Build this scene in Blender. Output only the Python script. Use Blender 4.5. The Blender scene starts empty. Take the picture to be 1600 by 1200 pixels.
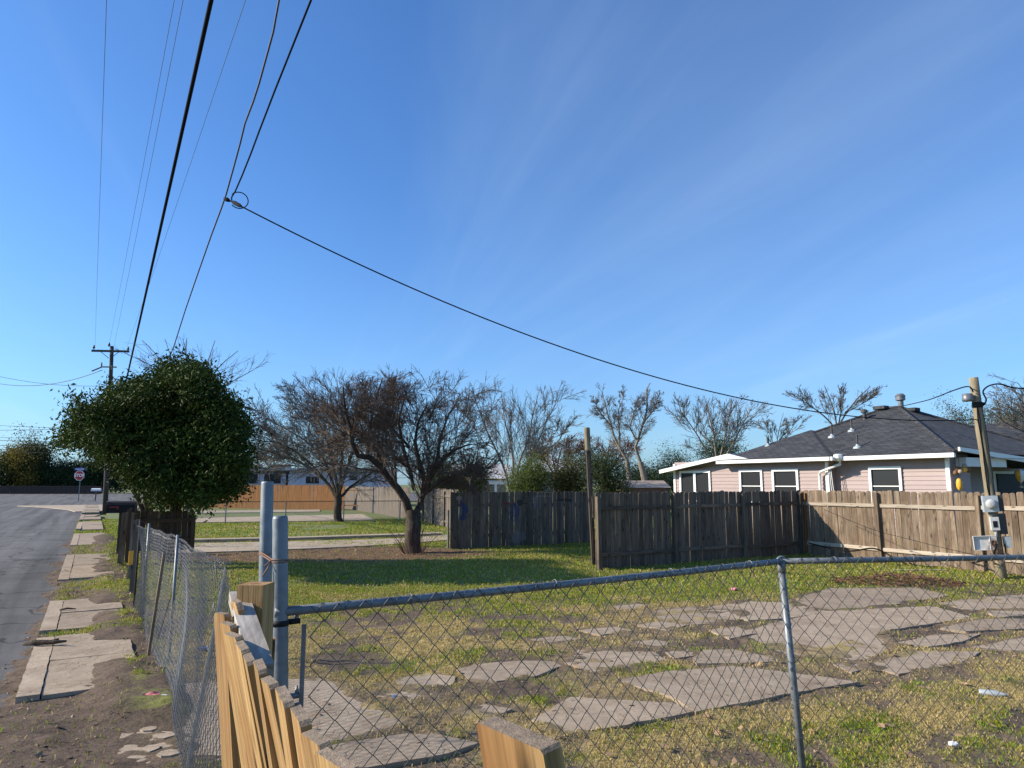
import bpy, math, random
import numpy as np
from mathutils import Matrix, Vector

random.seed(7)
rng = np.random.default_rng(11)
R_ = math.radians
scene = bpy.context.scene
C = scene.collection

# ------------------------------------------------------------------ camera
EYE = 1.98
FPX = 1110.0                         # focal length in pixels of the 1600 px wide photograph
PITCH = math.atan(155.0 / FPX)
cam_d = bpy.data.cameras.new('camera')
cam_d.sensor_width = 36.0
cam_d.lens = FPX / 1600.0 * 36.0
cam_d.clip_start = 0.05
cam_d.clip_end = 3000
cam = bpy.data.objects.new('camera', cam_d)
cam.location = (0, 0, EYE)
cam.rotation_euler = (math.pi / 2 + PITCH, 0, 0)
C.objects.link(cam)
scene.camera = cam

# ------------------------------------------------------------------ sky, sun, exposure
SUN_EL, SUN_AZ = R_(28.0), R_(-91.0)        # azimuth measured from +Y towards +X
world = bpy.data.worlds.new('World')
scene.world = world
world.use_nodes = True
wn, wl = world.node_tree.nodes, world.node_tree.links
wn.clear()
w_out = wn.new('ShaderNodeOutputWorld')
w_bg = wn.new('ShaderNodeBackground')
w_bg.inputs['Strength'].default_value = 0.105
w_sky = wn.new('ShaderNodeTexSky')
w_sky.sky_type = 'NISHITA'
w_sky.sun_disc = False
w_sky.sun_elevation = SUN_EL
w_sky.sun_rotation = SUN_AZ
w_sky.altitude = 200
w_sky.air_density = 1.0
w_sky.dust_density = 1.3
w_sky.ozone_density = 2.0
# thin cirrus: noise on a flat cloud layer far above (direction divided by its height)
w_tc = wn.new('ShaderNodeTexCoord')
w_sep = wn.new('ShaderNodeSeparateXYZ')
wl.new(w_tc.outputs['Generated'], w_sep.inputs[0])
def wmath(op, a, b=None):
    n = wn.new('ShaderNodeMath'); n.operation = op
    for i, v in enumerate((a, b)):
        if v is None: continue
        if isinstance(v, (int, float)): n.inputs[i].default_value = v
        else: wl.new(v, n.inputs[i])
    return n.outputs[0]
w_z = wmath('MAXIMUM', wmath('ADD', w_sep.outputs[2], 0.12), 0.05)
w_u = wmath('DIVIDE', w_sep.outputs[0], w_z)
w_v = wmath('DIVIDE', w_sep.outputs[1], w_z)
w_cmb = wn.new('ShaderNodeCombineXYZ')
wl.new(w_u, w_cmb.inputs[0]); wl.new(w_v, w_cmb.inputs[1])
def cirrus(rot, sx, sy, lo, hi, detail, dist):
    mp = wn.new('ShaderNodeMapping'); mp.vector_type = 'TEXTURE'
    mp.inputs['Rotation'].default_value = (0, 0, R_(rot))
    mp.inputs['Scale'].default_value = (sx, sy, 1)
    wl.new(w_cmb.outputs[0], mp.inputs[0])
    nz = wn.new('ShaderNodeTexNoise')
    nz.inputs['Scale'].default_value = 1.0
    nz.inputs['Detail'].default_value = detail
    nz.inputs['Roughness'].default_value = 0.55
    nz.inputs['Distortion'].default_value = dist
    wl.new(mp.outputs[0], nz.inputs['Vector'])
    mr = wn.new('ShaderNodeMapRange')
    mr.interpolation_type = 'SMOOTHSTEP'
    mr.inputs['From Min'].default_value = lo
    mr.inputs['From Max'].default_value = hi
    wl.new(nz.outputs['Fac'], mr.inputs['Value'])
    return mr.outputs[0]
c1 = cirrus(105, 4.0, 0.55, 0.46, 0.88, 6, 0.8)
c2 = cirrus(112, 5.0, 1.3, 0.44, 0.85, 6, 1.0)
c3 = cirrus(100, 8.0, 3.0, 0.42, 0.75, 4, 0.5)
w_low = wmath('MULTIPLY', wmath('POWER', wmath('SUBTRACT', 1.0, wmath('MINIMUM', wmath('MAXIMUM', w_sep.outputs[2], 0.0), 1.0)), 5.0), 0.26)
w_c = wmath('MINIMUM', wmath('ADD', w_low, wmath('ADD', wmath('MULTIPLY', c3, 0.10), wmath('MULTIPLY', wmath('ADD', c1, wmath('MULTIPLY', c2, 0.9)), 0.12))), 0.5)
w_tint = wn.new('ShaderNodeMix'); w_tint.data_type = 'RGBA'; w_tint.blend_type = 'MULTIPLY'
w_tint.inputs[0].default_value = 1.0
wl.new(w_sky.outputs[0], w_tint.inputs[6])
w_tint.inputs[7].default_value = (0.49, 0.90, 1.40, 1)
w_mix = wn.new('ShaderNodeMix'); w_mix.data_type = 'RGBA'
wl.new(w_c, w_mix.inputs[0])
wl.new(w_tint.outputs[2], w_mix.inputs[6])
w_mix.inputs[7].default_value = (5.2, 6.7, 8.0, 1)
wl.new(w_mix.outputs[2], w_bg.inputs['Color'])
wl.new(w_bg.outputs[0], w_out.inputs[0])

sun_d = bpy.data.lights.new('sun', 'SUN')
sun_d.energy = 5.0
sun_d.angle = R_(0.5)
sun_d.color = (1.0, 0.90, 0.75)
sun = bpy.data.objects.new('sun', sun_d)
to_sun = Vector((math.sin(SUN_AZ) * math.cos(SUN_EL), math.cos(SUN_AZ) * math.cos(SUN_EL), math.sin(SUN_EL)))
sun.rotation_euler = to_sun.to_track_quat('Z', 'Y').to_euler()
sun.location = to_sun * 60
C.objects.link(sun)
vs = scene.view_settings
vs.view_transform = 'Standard'
vs.look = 'None'
vs.exposure = 0.5
vs.gamma = 1.0
vs.use_curve_mapping = False

# ------------------------------------------------------------------ surveying helpers
CP, SP = math.cos(PITCH), math.sin(PITCH)
def ray(px, py):
    u, v = px - 800.0, 600.0 - py
    return (u, FPX * CP - v * SP, FPX * SP + v * CP)
def at(px, py, z=0.0):               # point of the place at height z
    d = ray(px, py); k = (z - EYE) / d[2]
    return Vector((d[0] * k, d[1] * k, z))
def atY(px, py, Y):                  # point of the place at distance Y
    d = ray(px, py); k = Y / d[1]
    return Vector((d[0] * k, Y, EYE + d[2] * k))
SD = Vector((-0.505, 0.8631, 0)).normalized()     # direction of the street
RD = Vector((SD.y, -SD.x, 0))                     # across the street, towards the yard
def SL(s, l, z=0.0):
    return SD * s + RD * l + Vector((0, 0, z))
def atL(px, py, l):                  # point in the upright plane at lateral offset l from the camera
    d = Vector(ray(px, py)); k = l / d.dot(RD)
    return Vector((d.x * k, d.y * k, EYE + d.z * k))

# ------------------------------------------------------------------ mesh helpers
class MB:
    def __init__(s): s.v, s.f = [], []
    def add(s, vs_, fs):
        o = len(s.v); s.v += [tuple(p) for p in vs_]; s.f += [tuple(i + o for i in f) for f in fs]
        return s
    def box(s, c, size, M=None):
        x, y, z = (d / 2 for d in size)
        ps = [Vector(p) for p in ((-x,-y,-z),(x,-y,-z),(x,y,-z),(-x,y,-z),(-x,-y,z),(x,-y,z),(x,y,z),(-x,y,z))]
        if M is not None: ps = [M @ p for p in ps]
        c = Vector(c)
        return s.add([p + c for p in ps], [(0,3,2,1),(4,5,6,7),(0,1,5,4),(1,2,6,5),(2,3,7,6),(3,0,4,7)])
    def tube(s, pts, rad, n=8, cap=True):
        pts = [Vector(p) for p in pts]
        if not hasattr(rad, '__len__'): rad = [rad] * len(pts)
        ref = None; vs_ = []; fs = []
        for i, p in enumerate(pts):
            t = (pts[min(i + 1, len(pts) - 1)] - pts[max(i - 1, 0)]).normalized()
            if ref is None:
                ref = t.orthogonal().normalized()
            ref = (ref - t * ref.dot(t)).normalized()
            b = t.cross(ref)
            for k in range(n):
                a = 2 * math.pi * k / n
                vs_.append(p + (ref * math.cos(a) + b * math.sin(a)) * rad[i])
        for i in range(len(pts) - 1):
            for k in range(n):
                k2 = (k + 1) % n
                fs.append((i * n + k, i * n + k2, (i + 1) * n + k2, (i + 1) * n + k))
        if cap:
            fs.append(tuple(range(n - 1, -1, -1))); m = (len(pts) - 1) * n
            fs.append(tuple(range(m, m + n)))
        return s.add(vs_, fs)
    def prism(s, poly, axis_vec, M=None):          # 3-d polygon extruded along a vector
        poly = [Vector(p) for p in poly]; a = Vector(axis_vec); n = len(poly)
        ps = poly + [p + a for p in poly]
        if M is not None: ps = [M @ p for p in ps]
        nrm = Vector((0, 0, 0))
        for i in range(n): nrm += poly[i].cross(poly[(i + 1) % n])
        fs = [tuple(range(n - 1, -1, -1)), tuple(range(n, 2 * n))] + [(i, (i + 1) % n, (i + 1) % n + n, i + n) for i in range(n)]
        if nrm.dot(a) < 0: fs = [tuple(reversed(f)) for f in fs]
        return s.add(ps, fs)
    def lathe(s, prof, n=12, c=(0, 0, 0), M=None):
        vs_, fs = [], []
        for r, z in prof:
            for k in range(n):
                a = 2 * math.pi * k / n
                p = Vector((r * math.cos(a), r * math.sin(a), z))
                if M is not None: p = M @ p
                vs_.append(p + Vector(c))
        for i in range(len(prof) - 1):
            for k in range(n):
                k2 = (k + 1) % n
                fs.append((i * n + k, i * n + k2, (i + 1) * n + k2, (i + 1) * n + k))
        fs.append(tuple(range(n - 1, -1, -1))); m = (len(prof) - 1) * n
        fs.append(tuple(range(m, m + n)))
        return s.add(vs_, fs)
    def mesh(s, name, mat=None, smooth=False):
        me = bpy.data.meshes.new(name)
        me.from_pydata(s.v, [], s.f)
        if smooth:
            me.polygons.foreach_set('use_smooth', np.ones(len(me.polygons), bool))
        if mat: me.materials.append(mat)
        me.update()
        return me

def np_mesh(name, V, F, mat=None, smooth=False, cols=None, tint=None):
    """mesh from numpy arrays; F is (n,3) or (n,4)"""
    me = bpy.data.meshes.new(name)
    V = np.ascontiguousarray(V, np.float32); F = np.ascontiguousarray(F, np.int32)
    n, k = F.shape
    me.vertices.add(len(V)); me.vertices.foreach_set('co', V.ravel())
    me.loops.add(n * k); me.loops.foreach_set('vertex_index', F.ravel())
    me.polygons.add(n); me.polygons.foreach_set('loop_start', np.arange(0, n * k, k, dtype=np.int32))
    try: me.polygons.foreach_set('loop_total', np.full(n, k, np.int32))
    except Exception: pass
    me.update(calc_edges=True)
    me.polygons.foreach_set('use_smooth', np.full(n, smooth, bool))
    if cols is not None:
        a = me.attributes.new('col', 'FLOAT_COLOR', 'POINT')
        a.data.foreach_set('color', np.ascontiguousarray(np.c_[cols, np.ones(len(cols))], np.float32).ravel())
    if tint is not None:
        a = me.attributes.new('tint', 'FLOAT', 'POINT')
        a.data.foreach_set('value', np.ascontiguousarray(tint, np.float32))
    if mat: me.materials.append(mat)
    me.validate()
    return me

def put(name, me, parent=None, loc=(0, 0, 0), M=None, mat=None):
    o = bpy.data.objects.new(name, me)
    if mat is not None and not me.materials: me.materials.append(mat)
    m4 = Matrix.Translation(Vector(loc))
    if M is not None: m4 = m4 @ M.to_4x4()
    if parent is not None:
        o.parent = parent
        o.matrix_basis = Matrix.Translation(-world_loc(parent)) @ m4
    else:
        o.matrix_basis = m4
    C.objects.link(o)
    return o
def world_loc(o):                     # every parent here is an unrotated Empty or a mesh placed by translation
    p = Vector(o.location)
    while o.parent: o = o.parent; p += Vector(o.location)
    return p
def tag(o, label=None, cat=None, group=None, kind=None):
    if label: o['label'] = label
    if cat: o['category'] = cat
    if group: o['group'] = group
    if kind: o['kind'] = kind
    return o
def thing(name, label, cat, loc=(0, 0, 0), group=None):
    o = bpy.data.objects.new(name, None)
    o.location = loc; o.empty_display_size = 0.2
    C.objects.link(o)
    return tag(o, label, cat, group)
def frame(x=None, z=(0, 0, 1)):       # rotation with given x and z axes
    z = Vector(z).normalized()
    x = Vector(x) if x is not None else z.orthogonal()
    x = (x - z * x.dot(z)).normalized()
    y = z.cross(x)
    return Matrix((x, y, z)).transposed()

# ------------------------------------------------------------------ materials
def new_mat(name):
    m = bpy.data.materials.new(name); m.use_nodes = True
    nt = m.node_tree; nt.nodes.clear()
    out = nt.nodes.new('ShaderNodeOutputMaterial')
    p = nt.nodes.new('ShaderNodeBsdfPrincipled')
    nt.links.new(p.outputs[0], out.inputs[0])
    return m, nt, p
class NB:
    def __init__(s, nt): s.nt = nt
    def n(s, t, **kw):
        nd = s.nt.nodes.new('ShaderNode' + t)
        for k, v in kw.items(): setattr(nd, k, v)
        return nd
    def l(s, a, b): s.nt.links.new(a, b)
    def coords(s, scale=(1, 1, 1), rnd=True, kind='Object'):
        tc = s.n('TexCoord'); mp = s.n('Mapping')
        mp.inputs['Scale'].default_value = scale
        if rnd:
            oi = s.n('ObjectInfo'); vm = s.n('VectorMath', operation='SCALE')
            cx = s.n('CombineXYZ')
            for i, k in enumerate((37.0, 61.0, 23.0)):
                m = s.n('Math', operation='MULTIPLY'); m.inputs[1].default_value = k
                s.l(oi.outputs['Random'], m.inputs[0]); s.l(m.outputs[0], cx.inputs[i])
            ad = s.n('VectorMath', operation='ADD')
            s.l(tc.outputs[kind], ad.inputs[0]); s.l(cx.outputs[0], ad.inputs[1])
            s.l(ad.outputs[0], mp.inputs[0])
        else:
            s.l(tc.outputs[kind], mp.inputs[0])
        return mp.outputs[0]
    def noise(s, vec, scale=5, detail=5, rough=0.6, dist=0.0):
        n = s.n('TexNoise'); n.inputs['Scale'].default_value = scale; n.inputs['Detail'].default_value = detail
        n.inputs['Roughness'].default_value = rough; n.inputs['Distortion'].default_value = dist
        s.l(vec, n.inputs['Vector']); return n.outputs['Fac']
    def ramp(s, fac, stops):
        r = s.n('ValToRGB'); e = r.color_ramp.elements
        while len(e) < len(stops): e.new(0.5)
        for el, (p, c) in zip(e, stops):
            el.position = p; el.color = tuple(c) + (1,) if len(c) == 3 else c
        s.l(fac, r.inputs[0]); return r.outputs[0]
    def mix(s, fac, a, b, mode='MIX'):
        m = s.n('Mix', data_type='RGBA', blend_type=mode)
        for i, v in ((0, fac), (6, a), (7, b)):
            if isinstance(v, (int, float)): m.inputs[i].default_value = v
            elif isinstance(v, tuple): m.inputs[i].default_value = v + (1,) if len(v) == 3 else v
            else: s.l(v, m.inputs[i])
        return m.outputs[2]
    def math(s, op, a, b=None, c=None):
        m = s.n('Math', operation=op)
        for i, v in enumerate((a, b, c)):
            if v is None: continue
            if isinstance(v, (int, float)): m.inputs[i].default_value = v
            else: s.l(v, m.inputs[i])
        return m.outputs[0]
    def rng(s, v, a, b, c, d):
        m = s.n('MapRange')
        for i, x in enumerate((a, b, c, d)): m.inputs[i + 1].default_value = x
        s.l(v, m.inputs[0]); return m.outputs[0]
    def grey(s, v):
        c = s.n('CombineColor')
        for i in range(3): s.l(v, c.inputs[i])
        return c.outputs[0]
    def bump(s, h, strength, dist, p):
        b = s.n('Bump'); b.inputs['Strength'].default_value = strength; b.inputs['Distance'].default_value = dist
        s.l(h, b.inputs['Height']); s.l(b.outputs[0], p.inputs['Normal'])
    def random_value(s, lo, hi):
        oi = s.n('ObjectInfo'); return s.rng(oi.outputs['Random'], 0, 1, lo, hi)

def simple(name, col, rough=0.7, metal=0.0, var=0.2, scale=8.0, bump=0.0, rnd=0.12):
    m, nt, p = new_mat(name); b = NB(nt)
    v = b.coords()
    f = b.noise(v, scale, 5, 0.6)
    val = b.math('MULTIPLY', b.rng(f, 0.25, 0.75, 1 - var, 1 + var), b.random_value(1 - rnd, 1 + rnd))
    c = b.mix(1.0, tuple(col), b.grey(val), 'MULTIPLY')
    b.l(c, p.inputs['Base Color'])
    p.inputs['Roughness'].default_value = rough; p.inputs['Metallic'].default_value = metal
    if bump: b.bump(b.noise(v, scale * 4, 4, 0.6), bump, 0.01, p)
    return m

def wood(name, stops, var=0.3, knots=True, rough=0.85, bump=0.5, weather=None, wlo=.48, fine_amt=(.72, 1.18), grey_top=None):
    """boards with their length along local z"""
    m, nt, p = new_mat(name); b = NB(nt)
    v = b.coords((14, 14, 0.8))
    f = b.noise(v, 1.6, 6, 0.65, 0.8)
    v2 = b.coords((70, 70, 2.2)); fine = b.noise(v2, 1.0, 3, 0.6, 0.4)
    c = b.ramp(f, stops)
    c = b.mix(1.0, c, b.grey(b.rng(fine, 0.3, 0.7, *fine_amt)), 'MULTIPLY')
    if weather:                            # stains: blotches running down the board
        v4 = b.coords((5, 5, 1.1)); w = b.noise(v4, 1.3, 5, 0.7, 0.5)
        c = b.mix(b.rng(w, wlo, wlo + .24, 0.0, 0.75), c, weather)
    if knots:
        v3 = b.coords((7, 7, 2.6)); vo = b.n('TexVoronoi'); vo.inputs['Scale'].default_value = 1.1
        b.l(v3, vo.inputs['Vector'])
        k = b.rng(vo.outputs['Distance'], 0.06, 0.20, 0.22, 1.0)
        c = b.mix(1.0, c, b.grey(k), 'MULTIPLY')
    if grey_top:                           # weathered ends of the boards
        tco = b.n('TexCoord'); sz = b.n('SeparateXYZ'); b.l(tco.outputs['Object'], sz.inputs[0])
        gt = b.rng(b.math('ADD', sz.outputs[2], b.math('MULTIPLY', f, .35)), grey_top - .05, grey_top + .22, 0, .7)
        c = b.mix(gt, c, (.23, .17, .115))
    c = b.mix(1.0, c, b.grey(b.random_value(1 - var, 1 + var)), 'MULTIPLY')
    b.l(c, p.inputs['Base Color'])
    p.inputs['Roughness'].default_value = rough
    p.inputs['Specular IOR Level'].default_value = 0.25
    b.bump(b.math('ADD', f, b.math('MULTIPLY', fine, 0.6)), bump, 0.004, p)
    return m

M = {}
M['old_wood'] = wood('weathered_grey_wood', [(0.25, (.06, .043, .031)), (0.5, (.15, .113, .08)), (0.8, (.245, .19, .138))], 0.3, weather=(.05, .038, .03))
M['tan_wood'] = wood('weathered_tan_wood', [(0.22, (.10, .068, .045)), (0.5, (.25, .185, .125)), (0.8, (.36, .28, .20))], 0.22, weather=(.10, .058, .035), wlo=.42, fine_amt=(.58, 1.25))
M['pine'] = wood('new_pine_wood', [(0.25, (.23, .125, .045)), (0.5, (.45, .275, .11)), (0.8, (.56, .375, .175))], 0.18, rough=.7, bump=.7, weather=(.24, .10, .03), wlo=.42, fine_amt=(.50, 1.25))
M['rail_pale'] = wood('pale_rail_wood', [(0.25, (.26, .20, .14)), (0.5, (.46, .38, .29)), (0.8, (.56, .48, .38))], 0.2)
M['bleached'] = wood('bleached_rail_wood', [(0.25, (.20, .165, .13)), (0.5, (.46, .405, .34)), (0.8, (.58, .52, .45))], 0.1, weather=(.10, .08, .065), wlo=.44)
M['cedar'] = wood('orange_cedar_wood', [(0.25, (.13, .055, .018)), (0.5, (.24, .108, .036)), (0.8, (.30, .15, .056))], 0.2, knots=False, bump=.3)
M['pale_fence'] = wood('pale_fence_wood', [(0.25, (.09, .07, .054)), (0.5, (.165, .135, .108)), (0.8, (.24, .20, .165))], 0.2, knots=False, bump=.3, weather=(.13, .10, .08))
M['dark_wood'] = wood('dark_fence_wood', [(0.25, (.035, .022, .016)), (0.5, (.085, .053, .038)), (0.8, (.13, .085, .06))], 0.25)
M['pole_wood'] = wood('pole_wood', [(0.25, (.15, .115, .07)), (0.5, (.29, .235, .15)), (0.8, (.38, .32, .22))], 0.08, knots=False, weather=(.12, .10, .06))
M['dark_pole'] = wood('dark_pole_wood', [(0.25, (.03, .026, .022)), (0.5, (.07, .058, .048)), (0.8, (.11, .09, .075))], 0.1, knots=False)

def galvanised(name, col, rough):
    m, nt, p = new_mat(name); b = NB(nt)
    v = b.coords(); f = b.noise(v, 22, 5, 0.65); g = b.noise(v, 5, 4, .6)
    val = b.math('MULTIPLY', b.rng(f, .3, .7, .75, 1.2), b.rng(g, .3, .7, .8, 1.12))
    c = b.mix(1.0, col, b.grey(val), 'MULTIPLY')
    rust = b.noise(b.coords((9, 9, 2.5)), 2.0, 6, .7)
    c = b.mix(b.rng(rust, .66, .8, 0, .55), c, (.16, .10, .06))
    b.l(c, p.inputs['Base Color'])
    p.inputs['Metallic'].default_value = 0.35
    b.l(b.rng(f, .3, .7, rough - .1, rough + .12), p.inputs['Roughness'])
    b.bump(f, .15, .002, p)
    return m
M['steel'] = galvanised('galvanised_steel', (.19, .205, .215), .5)
M['wire'] = galvanised('galvanised_wire', (.09, .092, .095), .5)
M['mesh_wire'] = galvanised('mesh_wire', (.10, .103, .11), .5)
M['bright_wire'] = galvanised('bright_wire', (.20, .20, .205), .45)
M['black_rubber'] = simple('black_cable', (.010, .010, .011), .9, 0, .2)
[n for n in M['black_rubber'].node_tree.nodes if n.type == 'BSDF_PRINCIPLED'][0].inputs['Specular IOR Level'].default_value = .1
M['box_white'] = simple('box_enamel', (.50, .49, .47), .55, 0, .15, 9)
M['grey_cable'] = simple('grey_cable', (.06, .055, .05), .6, 0, .3)
M['white_paint'] = simple('white_paint', (.74, .73, .70), .55, 0, .08, 3)
M['white_trim'] = simple('white_trim', (.80, .79, .76), .5, 0, .06, 4)
M['siding'] = simple('pink_siding', (.335, .25, .232), .6, 0, .06, 2.5, rnd=.035)
M['meter_grey'] = simple('grey_enamel', (.40, .43, .44), .45, .1, .12, 12)
M['dark_brown'] = simple('dark_brown', (.05, .03, .024), .85, 0, .3, 6)
M['black_paint'] = simple('black_paint', (.014, .014, .016), .6, 0, .2)
[n for n in M['black_paint'].node_tree.nodes if n.type == 'BSDF_PRINCIPLED'][0].inputs['Specular IOR Level'].default_value = .2
M['red_plastic'] = simple('red_plastic', (.28, .015, .02), .5)
M['yellow_paint'] = simple('yellow_orange', (.75, .36, .03), .55)
M['blue_paint'] = simple('blue_sign', (.03, .05, .30), .45)
M['sign_red'] = simple('sign_red', (.42, .012, .018), .4, 0, .08)
M['copper'] = simple('rusty_tie_wire', (.20, .095, .045), .7)
M['lilac_wall'] = simple('lilac_wall', (.60, .57, .66), .7, 0, .06, 2)
M['grey_wall'] = simple('grey_wall', (.42, .41, .40), .7, 0, .1, 2)
M['tan_wall'] = simple('tan_wall', (.38, .29, .22), .75, 0, .15, 3)
M['soil_brick'] = simple('brown_masonry', (.20, .11, .075), .85, 0, .3, 6)
M['tin_roof'] = simple('pale_roof', (.44, .43, .42), .6, 0, .2, 3)
M['dark_roof'] = simple('dark_flat_roof', (.06, .058, .058), .85, 0, .25, 5)
M['soffit'] = simple('soffit', (.45, .36, .32), .7, 0, .08)

m, nt, p = new_mat('screened_glass'); b = NB(nt)
p.inputs['Base Color'].default_value = (.022, .023, .025, 1); p.inputs['Roughness'].default_value = .35
p.inputs['Specular IOR Level'].default_value = .25
M['glass'] = m

# asphalt shingles: staggered tabs on each roof plane (uv in metres)
m, nt, p = new_mat('asphalt_shingles'); b = NB(nt)
uv = b.n('UVMap'); bk = b.n('TexBrick')
bk.offset = .5
for k, v in (('Scale', 1.0), ('Mortar Size', .013), ('Mortar Smooth', .3), ('Brick Width', .32), ('Row Height', .145), ('Bias', 0.0)): bk.inputs[k].default_value = v
bk.inputs['Color1'].default_value = (.066, .065, .067, 1); bk.inputs['Color2'].default_value = (.030, .030, .032, 1); bk.inputs['Mortar'].default_value = (.010, .010, .011, 1)
b.l(uv.outputs[0], bk.inputs['Vector'])
nf = b.noise(uv.outputs[0], 1.1, 5, .6); ng = b.noise(uv.outputs[0], 60, 2, .5)
c = b.mix(1.0, bk.outputs['Color'], b.grey(b.math('MULTIPLY', b.rng(nf, .3, .7, .75, 1.25), b.rng(ng, .2, .8, .7, 1.35))), 'MULTIPLY')
b.l(c, p.inputs['Base Color']); p.inputs['Roughness'].default_value = .9
sx = b.n('SeparateXYZ'); b.l(uv.outputs[0], sx.inputs[0])
saw = b.math('FRACT', b.math('DIVIDE', sx.outputs[1], .145))
b.bump(b.math('ADD', b.math('MULTIPLY', saw, -1.0), b.math('MULTIPLY', bk.outputs['Fac'], -.6)), 1.0, .02, p)
M['shingle'] = m

def attr_mat(name, rough=.95, fine=30, amt=.35, bumps=.5, attr='col', dist=.02):
    m, nt, p = new_mat(name); b = NB(nt)
    a = b.n('Attribute'); a.attribute_name = attr
    v = b.coords(rnd=False)
    f = b.noise(v, fine, 6, .7); g = b.noise(v, fine * .18, 5, .6)
    val = b.math('MULTIPLY', b.rng(f, .25, .75, 1 - amt, 1 + amt), b.rng(g, .3, .7, 1 - amt * .6, 1 + amt * .6))
    c = b.mix(1.0, a.outputs['Color'], b.grey(val), 'MULTIPLY')
    b.l(c, p.inputs['Base Color']); p.inputs['Roughness'].default_value = rough
    p.inputs['Specular IOR Level'].default_value = .15
    b.bump(f, bumps, dist, p)
    return m
M['soil'] = attr_mat('soil', fine=28, amt=.5, bumps=.8)

def concrete(name, col, stain=(.19, .13, .08)):
    m, nt, p = new_mat(name); b = NB(nt)
    v = b.coords(rnd=False)
    f = b.noise(v, 45, 6, .7); g = b.noise(v, 2.2, 6, .65, .6); h = b.noise(v, 9, 5, .6)
    c = b.mix(1.0, col, b.grey(b.math('MULTIPLY', b.rng(f, .25, .75, .72, 1.25), b.math('MULTIPLY', b.rng(h, .3, .7, .85, 1.12), b.random_value(.88, 1.1)))), 'MULTIPLY')
    c = b.mix(b.rng(g, .45, .70, 0, .55), c, stain)
    # hairline cracks
    vo = b.n('TexVoronoi', feature='DISTANCE_TO_EDGE'); vo.inputs['Scale'].default_value = 1.3
    ad = b.n('VectorMath', operation='ADD'); nz = b.n('TexNoise'); nz.inputs['Scale'].default_value = 2.5
    b.l(v, nz.inputs['Vector']); b.l(v, ad.inputs[0]); b.l(nz.outputs['Color'], ad.inputs[1]); b.l(ad.outputs[0], vo.inputs['Vector'])
    ck = b.rng(vo.outputs['Distance'], .0, .010, .5, 1.0)
    c = b.mix(1.0, c, b.grey(ck), 'MULTIPLY')
    b.l(c, p.inputs['Base Color']); p.inputs['Roughness'].default_value = .9
    p.inputs['Specular IOR Level'].default_value = .2
    b.bump(b.math('ADD', b.math('MULTIPLY', f, .5), b.math('ADD', h, b.math('MULTIPLY', ck, .5))), .55, .012, p)
    return m
M['concrete'] = concrete('old_concrete', (.37, .285, .20))
M['kerb'] = concrete('kerb_concrete', (.41, .315, .225))
M['path'] = concrete('path_concrete', (.46, .37, .27))

# asphalt with wheel polish and scuffs running along the street
m, nt, p = new_mat('asphalt'); b = NB(nt)
v = b.coords(rnd=False)
mp = b.n('Mapping'); mp.inputs['Rotation'].default_value = (0, 0, -math.atan2(SD.y, SD.x)); b.l(v, mp.inputs[0])
mp2 = b.n('Mapping'); mp2.inputs['Scale'].default_value = (.05, 1.6, 1); b.l(mp.outputs[0], mp2.inputs[0])
f = b.noise(v, 70, 5, .75); g = b.noise(v, .8, 6, .65, .5); st = b.noise(mp2.outputs[0], 1.0, 6, .6, .4)
c = b.mix(1.0, (.138, .129, .122), b.grey(b.math('MULTIPLY', b.rng(f, .25, .75, .55, 1.45), b.math('MULTIPLY', b.rng(g, .3, .7, .8, 1.2), b.rng(st, .3, .7, .6, 1.4)))), 'MULTIPLY')
c = b.mix(b.rng(b.noise(v, .5, 6, .7, 1.0), .56, .75, 0, .5), c, (.14, .12, .10))
vo = b.n('TexVoronoi', feature='DISTANCE_TO_EDGE'); vo.inputs['Scale'].default_value = .35
ad = b.n('VectorMath', operation='ADD'); nz = b.n('TexNoise'); nz.inputs['Scale'].default_value = 1.5; nz.inputs['Detail'].default_value = 5
b.l(v, nz.inputs['Vector']); b.l(v, ad.inputs[0]); b.l(nz.outputs['Color'], ad.inputs[1]); b.l(ad.outputs[0], vo.inputs['Vector'])
c = b.mix(1.0, c, b.grey(b.rng(vo.outputs['Distance'], 0, .014, .3, 1)), 'MULTIPLY')
b.l(c, p.inputs['Base Color']); p.inputs['Roughness'].default_value = .9; p.inputs['Specular IOR Level'].default_value = .15
b.bump(f, .8, .015, p)
M['asphalt'] = m

m, nt, p = new_mat('far_ground'); b = NB(nt)
v = b.coords(rnd=False); f = b.noise(v, .25, 6, .6); g = b.noise(v, 4, 5, .7)
c = b.ramp(f, [(.35, (.15, .125, .055)), (.5, (.12, .15, .03)), (.68, (.095, .135, .025))])
c = b.mix(1.0, c, b.grey(b.rng(g, .25, .75, .6, 1.4)), 'MULTIPLY')
b.l(c, p.inputs['Base Color']); p.inputs['Roughness'].default_value = 1
M['far_ground'] = m

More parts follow.
